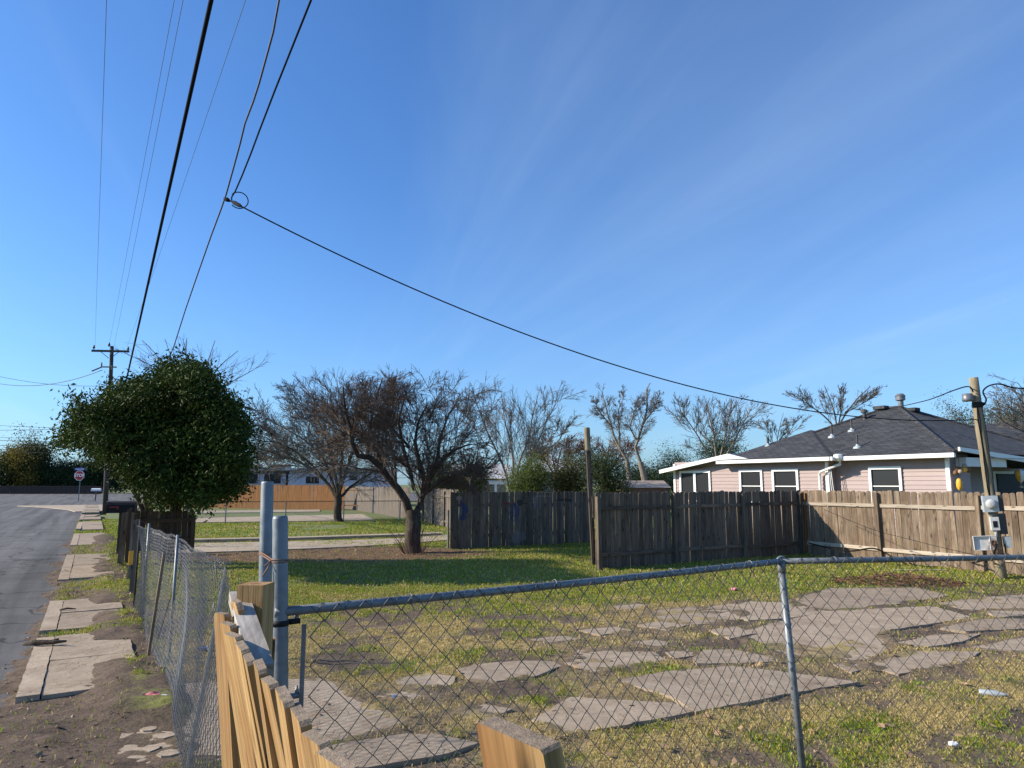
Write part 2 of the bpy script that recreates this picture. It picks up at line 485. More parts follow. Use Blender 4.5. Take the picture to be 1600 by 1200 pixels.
def leaf_mat(name, lo, hi, rough=.45, trans=.25, spec=.4):
    m, nt, p = new_mat(name); b = NB(nt)
    a = b.n('Attribute'); a.attribute_name = 'tint'
    c = b.ramp(a.outputs['Fac'], [(0.0, lo), (1.0, hi)])
    b.l(c, p.inputs['Base Color']); p.inputs['Roughness'].default_value = rough
    p.inputs['Specular IOR Level'].default_value = spec
    if trans:
        out = [n for n in nt.nodes if n.type == 'OUTPUT_MATERIAL'][0]
        t = b.n('BsdfTranslucent'); b.l(c, t.inputs[0]); mx = b.n('MixShader'); mx.inputs[0].default_value = trans
        b.l(p.outputs[0], mx.inputs[1]); b.l(t.outputs[0], mx.inputs[2]); b.l(mx.outputs[0], out.inputs[0])
    return m
def col_leaf_mat(name, trans=.3):
    m, nt, p = new_mat(name); b = NB(nt)
    a = b.n('Attribute'); a.attribute_name = 'col'
    b.l(a.outputs['Color'], p.inputs['Base Color']); p.inputs['Roughness'].default_value = .7
    p.inputs['Specular IOR Level'].default_value = .2
    out = [n for n in nt.nodes if n.type == 'OUTPUT_MATERIAL'][0]
    t = b.n('BsdfTranslucent'); b.l(a.outputs['Color'], t.inputs[0]); mx = b.n('MixShader'); mx.inputs[0].default_value = trans
    b.l(p.outputs[0], mx.inputs[1]); b.l(t.outputs[0], mx.inputs[2]); b.l(mx.outputs[0], out.inputs[0])
    return m
M['end_grain'] = simple('end_grain', (.21, .155, .105), .9, 0, .45, 60, .5)
M['grass'] = col_leaf_mat('grass_blades', .35)
M['litter'] = col_leaf_mat('dead_leaves', .1)
def bark(name, c1, c2, scale=6):
    m, nt, p = new_mat(name); b = NB(nt)
    v = b.coords((scale * 1.6, scale * 1.6, scale * .45), rnd=False)
    f = b.noise(v, 1.6, 6, .7, .5)
    b.l(b.ramp(f, [(.3, c1), (.7, c2)]), p.inputs['Base Color']); p.inputs['Roughness'].default_value = .95
    p.inputs['Specular IOR Level'].default_value = .1
    b.bump(f, 1.0, .03, p)
    return m
M['bark_dark'] = bark('dark_bark', (.035, .026, .02), (.12, .095, .075))
M['bark_grey'] = bark('grey_bark', (.085, .07, .058), (.22, .19, .16))
M['bark_pale'] = bark('pale_bark', (.13, .11, .09), (.30, .26, .215))
M['twig_brown'] = bark('brown_twigs', (.10, .068, .05), (.21, .155, .12))
M['bark_red'] = bark('reddish_bark', (.12, .06, .04), (.24, .125, .08))

# ------------------------------------------------------------------ noise on the ground
def vnoise(x, y, seed):
    xi, yi = np.floor(x).astype(np.int64), np.floor(y).astype(np.int64)
    fx, fy = x - xi, y - yi
    fx, fy = fx * fx * (3 - 2 * fx), fy * fy * (3 - 2 * fy)
    def h(a, b_):
        n = (a * 374761393 + b_ * 668265263 + seed * 974711) & 0x7fffffff
        n = ((n ^ (n >> 13)) * 1274126177) & 0x7fffffff
        return ((n ^ (n >> 16)) & 0xffff) / 65535.0
    a, b_, c, d = h(xi, yi), h(xi + 1, yi), h(xi, yi + 1), h(xi + 1, yi + 1)
    return a * (1 - fx) * (1 - fy) + b_ * fx * (1 - fy) + c * (1 - fx) * fy + d * fx * fy
def fbm(x, y, scale, seed, octv=4):
    s = 0; amp = .5; tot = 0
    for o in range(octv):
        s = s + amp * vnoise(x * scale * 2 ** o, y * scale * 2 ** o, seed + o * 17); tot += amp; amp *= .55
    return s / tot
def smooth(x, a, b_):
    t = np.clip((x - a) / (b_ - a), 0, 1); return t * t * (3 - 2 * t)
def in_poly(x, y, poly):
    r = np.zeros(x.shape, bool); n = len(poly)
    for i in range(n):
        x1, y1 = poly[i][0], poly[i][1]; x2, y2 = poly[(i + 1) % n][0], poly[(i + 1) % n][1]
        c = ((y1 > y) != (y2 > y)) & (x < (x2 - x1) * (y - y1) / (y2 - y1 + 1e-12) + x1)
        r ^= c
    return r

# broken slabs of the old drive in the yard: corners surveyed on the ground
SLAB_Z = 0.03
yard_slabs_px = [
 [(966,1067),(1044,1051),(1145,1042),(1206,1049),(1344,1067),(1250,1083),(1088,1117),(1051,1093)],
 [(832,1127),(892,1092),(1050,1102),(1088,1115),(960,1139),(878,1151)],
 [(880,1034),(904,1015),(1012,1015),(1043,1031),(926,1050)],
 [(1082,1029),(1101,1016),(1145,1015),(1206,1027),(1215,1034),(1145,1038),(1088,1038)],
 [(1009,955),(1092,948),(1162,955),(1162,966),(1119,973),(1057,975)],
 [(1098,949),(1172,940),(1232,942),(1288,955),(1232,965),(1172,968),(1128,960)],
 [(1237,935),(1298,920),(1427,920),(1478,931),(1307,955),(1252,950)],
 [(1148,988),(1294,957),(1452,950),(1512,966),(1384,984),(1394,1010),(1333,1031),(1188,1004)],
 [(1353,1040),(1425,1017),(1532,1019),(1498,1038),(1403,1052)],
 [(1521,1012),(1600,997),(1660,999),(1660,1016),(1600,1016)],
 [(1469,942),(1535,933),(1610,929),(1645,938),(1600,953),(1512,951)],
 [(1473,981),(1535,968),(1600,968),(1640,976),(1600,982),(1512,986)],
 [(957,948),(996,944),(1018,948),(979,954)],
 [(998,977),(1031,972),(1071,977),(1044,985)],
 [(988,1003),(1022,999),(1044,1003),(1027,1014)],
 [(1040,1018),(1075,1014),(1084,1023),(1053,1027)],
 [(615,1060),(664,1050),(713,1056),(706,1070),(636,1079)],
 [(713,1046),(755,1037),(818,1032),(864,1033),(877,1040),(836,1056),(776,1064),(731,1060)],
 [(200,1075),(330,1068),(450,1063),(492,1060),(520,1067),(556,1095),(622,1116),(650,1130),(594,1144),(517,1161),(475,1162),(330,1190),(180,1210)],
 [(515,1168),(636,1149),(685,1151),(748,1165),(700,1181),(573,1203),(528,1203)],
 [(830,998),(880,993),(905,998),(860,1003)],
 [(560,1085),(640,1080),(700,1086),(640,1096)], [(905,985),(960,980),(985,986),(940,992)], [(1110,985),(1150,980),(1180,990),(1140,998)], [(1300,1038),(1345,1034),(1375,1042),(1330,1050)],
 [(1400,1005),(1460,992),(1530,990),(1500,1002),(1440,1012)], [(1540,955),(1600,953),(1620,960),(1560,964)], [(690,1115),(760,1100),(800,1108),(760,1122)],
 [(1180,1010),(1235,1006),(1262,1018),(1300,1030),(1215,1024)],
]
def jag(poly, seed, step=.12, amp=.007):
    r = random.Random(seed); out = []
    n = len(poly)
    for i in range(n):
        a, c = Vector(poly[i]), Vector(poly[(i + 1) % n]); d = c - a; k = max(1, int(d.length / step))
        nn = Vector((d.y, -d.x, 0)).normalized()
        for j in range(k):
            p_ = a + d * (j / k)
            if j: p_ = p_ + nn * r.uniform(-amp, amp) * 2
            else: p_ = p_ + Vector((r.uniform(-amp, amp), r.uniform(-amp, amp), 0))
            out.append(p_)
    return out
def grown(poly):                       # the rows at the back lie closer together
    cx, cy = sum(q[0] for q in poly) / len(poly), sum(q[1] for q in poly) / len(poly)
    kx, ky = (1.05, 1.08) if cy < 1026 else (1.0, 1.0)
    return [(cx + (x - cx) * kx, cy + (y - cy) * ky) for x, y in poly]
yard_slabs_px = [grown(q) for q in yard_slabs_px]
yard_slabs = [jag([at(x, y, SLAB_Z) for x, y in poly], 30 + i) for i, poly in enumerate(yard_slabs_px)]

# sidewalk: runs of (kerb strip + slab) between gaps of dirt; s along the street, l across
side_runs = []
for (y0, y1) in ((1093, 997), (988, 939), (906, 868), (852, 834), (828, 815), (812, 804), (801, 795), (793, 789)):
    def edge_x(y): return 30 + (1090 - y) * (137 - 30) / (1090 - 800)
    p0, p1 = at(edge_x(y0), y0, .06), at(edge_x(y1), y1, .06)
    side_runs.append((p0.dot(SD), p1.dot(SD)))
KL0, KL1, SW1 = -.46, -.27, .54      # kerb from KL0 to KL1, slab from KL1 to SW1

# distance to the nearest slab edge, kept on a 5 cm grid
_ev = np.array([(p_.x, p_.y) for poly in yard_slabs for p_ in poly])
GX0, GY0, GS = -5.0, 3.5, .05
_gx, _gy = np.meshgrid(np.arange(GX0, 11.0, GS), np.arange(GY0, 15.5, GS))
EDGE = np.empty(_gx.shape)
for _i in range(_gx.shape[0]):
    EDGE[_i] = np.sqrt(((_gx[_i][:, None] - _ev[None, :, 0]) ** 2 + (_gy[_i][:, None] - _ev[None, :, 1]) ** 2).min(1))
def edge_dist(x, y):
    i = np.clip(((y - GY0) / GS).astype(int), 0, EDGE.shape[0] - 1); j = np.clip(((x - GX0) / GS).astype(int), 0, EDGE.shape[1] - 1)
    d = EDGE[i, j]
    return np.where((x < GX0) | (x > 11) | (y < GY0) | (y > 15.5), 9.0, d)
def ground_field(x, y):
    """height, colour and grass cover of the open ground"""
    l = x * RD.x + y * RD.y; s = x * SD.x + y * SD.y
    big = fbm(x, y, .35, 3); mid = fbm(x, y, 1.1, 5); fin = fbm(x, y, 4.0, 9); tiny = fbm(x, y, 14.0, 21, 3)
    z = .012 + .045 * (mid - .5) + .045 * (fin - .5) + .018 * (tiny - .5)
    # cover: 0 dirt, 1 grass; dry: 0 green, 1 straw
    cover = smooth(mid * .55 + fin * .45, .40, .56)
    dry = smooth(big * .4 + mid * .35 + fbm(x, y, 2.3, 73) * .25, .42, .58)
    far = smooth(y, 11.5, 13.8)
    dry = dry * (1 - .85 * far) + .10 * far
    dry = np.where((y > 7.0) & (y < 12.5), np.clip(dry + .25 * smooth(y, 7, 8.5) * (1 - smooth(y, 11, 12.5)), 0, 1), dry)
    cover = np.clip(cover + .65 * far, 0, 1)
    ed = edge_dist(x, y); nz_ = fbm(x, y, 2.6, 88)
    near_ = np.exp(-(ed / .20) ** 2) * smooth(nz_, .30, .55)
    z = z + .030 * np.exp(-(ed / .10) ** 2) * smooth(fbm(x, y, 1.7, 91), .42, .62)
    wide_ = np.exp(-(ed / .55) ** 2) * smooth(fbm(x, y, 1.3, 93), .44, .60)
    cover = cover * (1 - .75 * near_) * (1 - .7 * wide_)
    # bare leaf-strewn soil round the dark tree
    bare = smooth(1.0 - np.sqrt(((x + 5.6) / 5.6) ** 2 + ((y - 20.6) / 2.6) ** 2), -.12, .25)
    cover = cover * (1 - .97 * bare)
    # dead brush patch
    br = smooth(1.0 - np.sqrt(((x - 8.6) / 2.0) ** 2 + ((y - 13.7) / 1.1) ** 2), 0, .4)
    cover = cover * (1 - .8 * br)
    # verge beside the street
    verge = 1 - smooth(l, .72, .98)
    cover_v = smooth(fbm(x, y, 1.4, 33) * .7 + .3 * tiny, .53, .66) * smooth(l, .30, .6)
    gaps = np.zeros_like(x)
    for (a, b_), (c, d) in zip(side_runs[:-1], side_runs[1:]):
        gaps = np.maximum(gaps, smooth(s, b_ - .1, b_ + .05) * (1 - smooth(s, c - .05, c + .1)))
    cover_v = np.maximum(cover_v, gaps * .75 * smooth(fbm(x, y, 2.2, 41), .46, .62) * smooth(l, -.45, -.2) * smooth(s, 9.5, 10.2))
    cover_v = np.where(s < 7.0, cover_v * .10, cover_v)
    cover = cover * (1 - verge) + cover_v * verge
    dry = dry * (1 - verge) + .25 * verge
    zv = .035 + .03 * (fin - .5) + .05 * (mid - .5) + .02 * (tiny - .5) + .10 * smooth(l, -.05, .42) * smooth(fbm(x, y, .7, 51), .26, .56) * smooth(s, 6.5, 7.3)
    lim = .60 + 1.05 * (1 - smooth(s, 5.5, 8.4)) + .45 * (mid - .5) + .25 * (fin - .5)
    zv = zv - .10 * smooth(-l - lim, -.3, .3)
    z = z * (1 - verge) + zv * verge
    dirt = np.stack([.150 + .08 * (mid - .5), .108 + .06 * (mid - .5), .075 + .04 * (mid - .5)], -1)
    mulch = np.array([.155, .092, .055]); vdirt = np.array([.125, .088, .062])
    dirt = dirt * (1 - bare[..., None]) + mulch * bare[..., None]
    dirt = dirt * (1 - verge[..., None]) + vdirt * verge[..., None]
    green = np.array([.135, .17, .03]); straw = np.array([.40, .305, .125])
    g = green * (1 - dry[..., None]) + straw * dry[..., None]
    col = dirt * (1 - .85 * cover[..., None]) + g * (.85 * cover[..., None])
    return z, col, cover, dry, bare, verge

def ground_patch(x0, x1, y0, y1, step, keep):
    xs = np.arange(x0, x1 + step / 2, step); ys = np.arange(y0, y1 + step / 2, step)
    X, Y = np.meshgrid(xs, ys)
    z, col, *_ = ground_field(X, Y)
    n, k = X.shape
    V = np.stack([X, Y, z], -1).reshape(-1, 3)
    idx = np.arange(n * k).reshape(n, k)
    F = np.stack([idx[:-1, :-1], idx[:-1, 1:], idx[1:, 1:], idx[1:, :-1]], -1).reshape(-1, 4)
    cen = V[F].mean(1)
    F = F[keep(cen[:, 0], cen[:, 1])]
    used = np.unique(F); remap = np.zeros(len(V), np.int64); remap[used] = np.arange(len(used))
    return V[used], remap[F], col.reshape(-1, 3)[used]

lf = lambda x, y: x * RD.x + y * RD.y
sf = lambda x, y: x * SD.x + y * SD.y
NEARY, MIDY = 9.6, 27.0
in_view = lambda x, y: np.abs(x) < y * .80 + 1.6
parts_ = [ground_patch(-9.0, 9.0, 2.0, NEARY, .04, lambda x, y: (lf(x, y) > -2.9) & in_view(x, y)),
          ground_patch(-21.0, 23.0, NEARY, MIDY, .10, lambda x, y: (lf(x, y) > -.85) & in_view(x, y))]
Vs, Fs, Cs, o_ = [], [], [], 0
for V, F, c in parts_:
    Vs.append(V); Fs.append(F + o_); Cs.append(c); o_ += len(V)
yard = put('yard_ground', np_mesh('yard_ground', np.concatenate(Vs), np.concatenate(Fs), M['soil'], True, cols=np.concatenate(Cs)))
tag(yard, kind='structure')

mb = MB(); mb.add([(-400, -60, -.09), (400, -60, -.09), (400, 900, -.09), (-400, 900, -.09)], [(0, 1, 2, 3)])
tag(put('ground', mb.mesh('ground', M['far_ground'])), kind='structure')
# lawn beyond the yard, level with it
mb = MB()
la = [(-24, MIDY - .04), (24, MIDY - .04), (60, 120), (-46, 120)]
pts = [Vector((x, y, .008)) for x, y in la]
# its street edge follows the sidewalk
e0, e1 = SL(12, .9), SL(74, .9)
t0 = (MIDY - .04 - e0.y) / (SD.y); pA = e0 + SD * t0
pts[0] = Vector((pA.x, MIDY - .04, .008)); pts[3] = Vector((e1.x, e1.y, .008)); pts[2] = Vector((60, e1.y, .008))
mb.add(pts, [(0, 1, 2, 3)])
tag(put('lawn', mb.mesh('lawn', M['far_ground'])), kind='structure')

# road
mb = MB()
a, b_, c, d = SL(-30, -.44, 0), SL(76, -.44, 0), SL(76, -9.5, 0), SL(-30, -9.5, 0)
mb.add([a, b_, c, d], [(0, 1, 2, 3)])
tag(put('road', mb.mesh('road', M['asphalt'])), kind='structure')
mb = MB()
mb.add([SL(75.9, 60, .006), SL(165, 60, .006), SL(165, -120, .006), SL(75.9, -90, .006)], [(0, 1, 2, 3)])
tag(put('cross_road', mb.mesh('cross_road', M['asphalt'])), kind='structure')

# sidewalk
sidewalk = thing('sidewalk', None, None, SL(8, .1, 0)); tag(sidewalk, kind='structure')
for i, (s0, s1) in enumerate(side_runs):
    for (l0, l1, nm, zt, mt) in ((KL0, KL1 - .005, 'kerb_stone', .075, 'kerb'), (KL1 + .005, SW1, 'sidewalk_slab', .072, 'concrete')):
        if s1 - s0 > 2.6 and nm == 'sidewalk_slab':
            cuts = [s0, (s0 + s1) / 2, s1]
        else: cuts = [s0, s1]
        for j in range(len(cuts) - 1):
            q0, q1 = cuts[j] + (.012 if j else 0), cuts[j + 1]
            base = SL((q0 + q1) / 2, (l0 + l1) / 2)
            poly = [SL(q0, l0), SL(q0, l1), SL(q1, l1), SL(q1, l0)]
            poly = [p_ - base for p_ in jag(poly, i * 7 + j, .14, .003)]
            tilt = Matrix.Rotation(R_(random.uniform(-.5, .5)), 3, 'X') @ Matrix.Rotation(R_(random.uniform(-.6, .6)), 3, 'Y')
            mb = MB(); mb.prism([(p_.x, p_.y, -.12) for p_ in poly], (0, 0, .12 + zt), tilt)
            put(nm, mb.mesh(nm, M[mt]), sidewalk, base)
# small broken pieces of concrete by the fence
for (px, py, r_) in ((228, 1105, .13), (246, 1122, .14), (232, 1142, .11), (254, 1152, .15), (236, 1172, .12), (262, 1180, .14)):
    c0 = at(px, py, .03); k = random.randint(5, 7)
    poly = [(r_ * .62 * random.uniform(.8, 1.1) * math.cos(2 * math.pi * j / k), r_ * .62 * random.uniform(.8, 1.1) * math.sin(2 * math.pi * j / k), -.08) for j in range(k)]
    mb = MB(); mb.prism(poly, (0, 0, .128), Matrix.Rotation(R_(random.uniform(-3, 3)), 3, 'X'))
    put('concrete_fragment', mb.mesh('concrete_fragment', M['kerb']), sidewalk, (c0.x, c0.y, 0))

# yard slabs
for i, poly in enumerate(yard_slabs):
    base = sum(poly, Vector((0, 0, 0))) / len(poly)
    tl = Matrix.Rotation(R_(random.uniform(-.4, .4)), 3, 'X') @ Matrix.Rotation(R_(random.uniform(-.4, .4)), 3, 'Y')
    mb = MB(); zt = .048 if i in (0, 1, 19) else SLAB_Z + random.uniform(-.006, .008)
    mb.prism([(p_.x - base.x, p_.y - base.y, -.09) for p_ in poly], (0, 0, .09 + zt), tl)
    put('concrete_slab', mb.mesh('concrete_slab', M['concrete']), yard, (base.x, base.y, 0))

# concrete paths of the lot behind
for k, px_poly in enumerate(([(270,864),(420,859),(560,853),(640,848),(700,843),(700,835),(640,840),(560,843),(420,846),(270,849)],
                [(290,816),(460,814),(585,812),(566,803),(470,805),(290,810)], [(290,802),(500,799),(500,796),(290,798)])):
    poly = [at(x, y, .05) for x, y in px_poly]
    mb = MB(); mb.prism([(p_.x, p_.y, -.05) for p_ in poly], (0, 0, .095))
    tag(put('path', mb.mesh('path', M['path'])), kind='structure')
mb = MB(); mb.prism([(p_.x, p_.y, -.02) for p_ in (at(690, 838), at(450, 846), at(300, 849), at(300, 847), at(450, 844), at(690, 836))], (0, 0, .14))
tag(put('path_kerb', mb.mesh('path_kerb', M['path'])), kind='structure')
# bare corner of the junction
mb = MB(); mb.prism([(p_.x, p_.y, -.02) for p_ in (SL(58, -.9), SL(60, 3), SL(75.5, 4), SL(75.5, -5.5), SL(70, -3.2), SL(63, -1.4))], (0, 0, .07))
tag(put('corner_pavement', mb.mesh('corner_pavement', M['path'])), kind='structure')

# ------------------------------------------------------------------ grass blades and litter
def blocked(x, y):
    r = np.zeros(x.shape, bool)
    for poly in yard_slabs:
        xs = [p_.x for p_ in poly]; ys = [p_.y for p_ in poly]
        box = (x > min(xs)) & (x < max(xs)) & (y > min(ys)) & (y < max(ys))
        if box.any():
            q = np.where(box)[0]; r[q] |= in_poly(x[q], y[q], poly)
    s, l = sf(x, y), lf(x, y)
    for s0, s1 in side_runs:
        r |= (s > s0) & (s < s1) & (l > KL0) & (l < .45)
    return r
def sample_zone(n, y0, y1, power=1.0):
    y = y0 + (y1 - y0) * rng.random(n) ** power
    x = (rng.random(n) * 2 - 1) * (y1 * .78 + 1)
    ok = np.abs(x) < y * .76 + .6
    return x[ok], y[ok]
bl = []
for (n, y0, y1, h, w, thr) in ((430000, 2.6, 8.0, .030, .0033, 0), (400000, 8.0, 14.0, .032, .006, 0), (300000, 14.0, 27.0, .042, .012, 0), (120000, 27.0, 40.0, .05, .022, 1)):
    x, y = sample_zone(n, y0, y1)
    z, col, cover, dry, bare, verge = ground_field(x, y)
    if thr:
        pn = fbm(x, y, .5, 77); cover = smooth(pn, .25, .5); dry = smooth(fbm(x, y, .8, 78), .5, .75) * .6; z = np.full(x.shape, .01)
        for py_poly in ([(300,864),(700,845),(700,834),(300,847)], [(290,817),(590,813),(566,802),(290,809)]):
            cover[in_poly(x, y, [at(a_, c_, .05) for a_, c_ in py_poly])] = 0
    ok = (rng.random(len(x)) < np.clip(cover * 1.0 + .03, 0, 1)) & ~blocked(x, y) & (lf(x, y) > -.5)
    x, y, z, cover, dry = x[ok], y[ok], z[ok], cover[ok], dry[ok]
    tuft = fbm(x, y, 3.0, 61)
    hh = h * rng.uniform(.45, 1.3, len(x)) * (.55 + .9 * tuft) * np.where(dry > .6, .7, 1.0)
    ww = w * rng.uniform(.7, 1.4, len(x))
    bl.append((x, y, z, hh, ww, dry))
x, y, z, hh, ww, dry = (np.concatenate(q) for q in zip(*bl))
n = len(x)
ang = rng.uniform(0, 2 * math.pi, n); lean = rng.uniform(.1, 1.0, n) * hh
la_ = rng.uniform(0, 2 * math.pi, n)
dx, dy = np.cos(ang) * ww, np.sin(ang) * ww
lx, ly = np.cos(la_) * lean, np.sin(la_) * lean
b0 = np.stack([x - dx, y - dy, z - .01], -1); b1 = np.stack([x + dx, y + dy, z - .01], -1)
m0 = np.stack([x + lx * .35 + dx * .7, y + ly * .35 + dy * .7, z + hh * .6], -1)
tp = np.stack([x + lx, y + ly, z + hh], -1)
V = np.stack([b0, b1, m0, tp], 1).reshape(-1, 3)
i4 = np.arange(n)[:, None] * 4
F = np.concatenate([i4 + np.array([[0, 1, 2]]), i4 + np.array([[0, 2, 3]])], 0)
isdry = rng.random(n) < np.clip(dry * .85 + .12, 0, 1)
gcol = np.where(isdry[:, None], np.array([.52, .40, .17]) * rng.uniform(.6, 1.25, (n, 1)),
                np.stack([rng.uniform(.16, .34, n), rng.uniform(.22, .36, n), rng.uniform(.018, .04, n)], -1))
gm = np_mesh('grass', V, F, M['grass'], False, cols=np.repeat(gcol, 4, 0))
tag(put('grass', gm), kind='stuff')

# dead leaves, chips and crumbs lying on the soil
n = 60000
x, y = sample_zone(n, 3.0, 24.0, 1.3)
z, col, cover, dry, bare, verge = ground_field(x, y)
keep = (rng.random(len(x)) < np.clip((1 - cover) * .9 + .05 + bare, 0, 1)) & (lf(x, y) > -1.6)
onslab = blocked(x, y)
keep &= (~onslab) | (rng.random(len(x)) < .06)
z = np.where(onslab, .085, z)
x, y, z = x[keep], y[keep], z[keep]; n = len(x)
sz = rng.uniform(.006, .022, n) * np.where(y > 12, 1.5, 1)
sz = np.where(rng.random(n) < .03, sz * 2.2, sz)
a = rng.uniform(0, 6.283, n); asp = rng.uniform(.3, .9, n)
ux, uy = np.cos(a) * sz, np.sin(a) * sz; vx, vy = -np.sin(a) * sz * asp, np.cos(a) * sz * asp
h1, h2 = rng.uniform(-.2, .9, n) * sz, rng.uniform(-.2, .9, n) * sz
V = np.stack([np.stack([x - ux, y - uy, z + .004 + h1], -1), np.stack([x + vx, y + vy, z + .004], -1),
              np.stack([x + ux, y + uy, z + .004 + h2], -1), np.stack([x - vx, y - vy, z + .006], -1)], 1).reshape(-1, 3)
F = np.arange(n)[:, None] * 4 + np.array([[0, 1, 2, 3]])
lc = np.array([.25, .165, .095]) * rng.uniform(.25, 1.5, (n, 1)) + rng.uniform(0, .05, (n, 1))
tag(put('leaf_litter', np_mesh('leaf_litter', V, F, M['litter'], False, cols=np.repeat(lc, 4, 0))), kind='stuff')

# ------------------------------------------------------------------ vectorised tubes
def polytubes(P, Rr, n=3):
    P = np.asarray(P, float); Rr = np.asarray(Rr, float)
    m, k, _ = P.shape
    T = np.empty_like(P)
    T[:, 1:-1] = P[:, 2:] - P[:, :-2]; T[:, 0] = P[:, 1] - P[:, 0]; T[:, -1] = P[:, -1] - P[:, -2]
    T /= np.linalg.norm(T, axis=2, keepdims=True) + 1e-12
    mean = T.mean(1)
    ref = np.where(np.abs(mean[:, 2:3]) < .8, np.array([[0, 0, 1.0]]), np.array([[1.0, .2, 0]]))[:, None, :]
    A = np.cross(T, ref); A /= np.linalg.norm(A, axis=2, keepdims=True) + 1e-9
    B = np.cross(T, A)
    ang = np.arange(n) * 2 * math.pi / n
    V = P[:, :, None, :] + (A[:, :, None, :] * np.cos(ang)[None, None, :, None] + B[:, :, None, :] * np.sin(ang)[None, None, :, None]) * Rr[:, :, None, None]
    idx = np.arange(m * k * n).reshape(m, k, n)
    nx = np.roll(idx, -1, 2)
    F = np.stack([idx[:, :-1], nx[:, :-1], nx[:, 1:], idx[:, 1:]], -1).reshape(-1, 4)
    return V.reshape(-1, 3), F
def join_np(pieces):
    Vs, Fs, o_ = [], [], 0
    for V, F in pieces:
        Vs.append(V); Fs.append(F + o_); o_ += len(V)
    return np.concatenate(Vs), np.concatenate(Fs)

# ------------------------------------------------------------------ wooden fences
def picket_mesh(w, h, t, ear=.03, mat=None, crack=0.0):
    x = w / 2
    poly = [(-x, 0, 0), (x, 0, 0), (x, 0, h - ear), (x - ear, 0, h), (-x + ear + crack, 0, h - crack * .4), (-x, 0, h - ear - crack)]
    mb = MB(); mb.prism([(p_[0], -t / 2, p_[2]) for p_ in poly], (0, t, 0))
    me = mb.mesh('picket', mat)
    if mat is not None and mat == M['pine']:
        me.materials.append(M['end_grain'])
        for p_ in me.polygons:
            if p_.normal.z > .6: p_.material_index = 1
    return me
def board_mesh(name, w, t, length, mat):
    mb = MB(); mb.box((0, 0, length / 2), (w, t, length)); return mb.mesh(name, mat)

def board_fence(label, P0, P1, h, side, mat, rail_mat, post_at, pw=.14, rails=(.33, -.36), cat='fence', name='wooden_fence', pick_mats=None,
                post_mat=None, post_h=None, base=0.0, group=None, lean=0.5, stuff=False):
    """pickets from P0 to P1; rails and posts stand on the given side (+1 = left of the run, -1 = right)"""
    P0, P1 = Vector((P0[0], P0[1], base)), Vector((P1[0], P1[1], base))
    d = (P1 - P0); L = d.length; d.normalize(); nrm = Vector((-d.y, d.x, 0)) * side
    root = thing(name, label, cat, (P0 + P1) / 2, group)
    hs = [picket_mesh(pw, h + dh, .017, .026, None, cr) for dh, cr in ((0, 0), (.012, .0), (-.014, .012), (.004, .02), (-.006, 0))]
    x = pw / 2; i = 0
    acc = MB()
    while x < L:
        me = hs[random.randrange(len(hs))]
        key = pick_mats(x, i) if pick_mats else mat
        loc = P0 + d * x + Vector((0, 0, random.uniform(-.012, .012))) + nrm * random.uniform(-.003, .003)
        Mx = frame(d, Vector((0, 0, 1)) + d * math.tan(R_(random.gauss(0, lean))) + nrm * math.tan(R_(random.gauss(0, .25))))
        if stuff:
            acc.add([Mx @ v.co + loc - root.location for v in me.vertices], [tuple(p_.vertices) for p_ in me.polygons])
        else:
            kk = me.name + key
            if kk not in fence_cache:
                m2 = me.copy(); m2.materials.append(M[key]); fence_cache[kk] = m2
            put('picket', fence_cache[kk], root, loc, Mx)
        x += pw + random.choice((.001, .003, .006, .010, .014)); i += 1
    if stuff:
        o = put('picket_panel', acc.mesh('picket_panel', M[mat]), root, root.location); tag(o, kind='stuff')
    for rz in rails:
        zz = rz if rz > 0 else h + rz
        for j in range(len(post_at) - 1):
            a_, c_ = post_at[j], post_at[j + 1]
            Lr = c_ - a_ - .1
            o0 = P0 + d * (a_ + .05) + nrm * .032 + Vector((0, 0, zz + random.uniform(-.02, .02)))
            put('rail', board_mesh('rail', .088, .038, Lr, M[rail_mat]), root, o0, frame((0, 0, 1), d + Vector((0, 0, random.uniform(-.006, .006)))))
    for a_ in post_at:
        o0 = P0 + d * a_ + nrm * .055 + Vector((0, 0, -.05))
        put('post', board_mesh('post', .092, .088, (post_h or h) - .03 + random.uniform(-.03, .05), M[post_mat or rail_mat]), root, o0, frame(d, Vector((random.gauss(0, .006), random.gauss(0, .006), 1))))
    return root
fence_cache = {}

# L-shaped fence in front of the pink house: shaded run and sunlit run meeting at a corner
cor = at(1255, 866, 0); cor.z = 0
wl0 = cor - RD * 7.25
FH = 1.77
fB = board_fence('weathered grey board fence in shade before the pink house, with posts and rails in view', wl0, cor, FH, -1, 'old_wood', 'old_wood',
                 [.06, 2.42, 4.86, 7.15], group=None)
sun_end = cor - SD * 9.6
def pm(x, i): return 'tan_wood'
fS = board_fence('sunlit tan board fence at right, in front of the porch', cor, sun_end, FH + .01, -1, 'tan_wood', 'rail_pale', [.08, 2.35, 4.75, 7.2, 9.5], pick_mats=pm, post_mat='tan_wood')
# the reddish corner stake
mb = MB(); mb.box((0, 0, .85), (.07, .035, 1.72))
tag(put('stake', mb.mesh('stake', M['cedar']), None, cor - RD * .05 - SD * .16, frame(RD, (.02, -.02, 1))), 'narrow reddish stake standing in the inside corner of the board fence', 'stake')

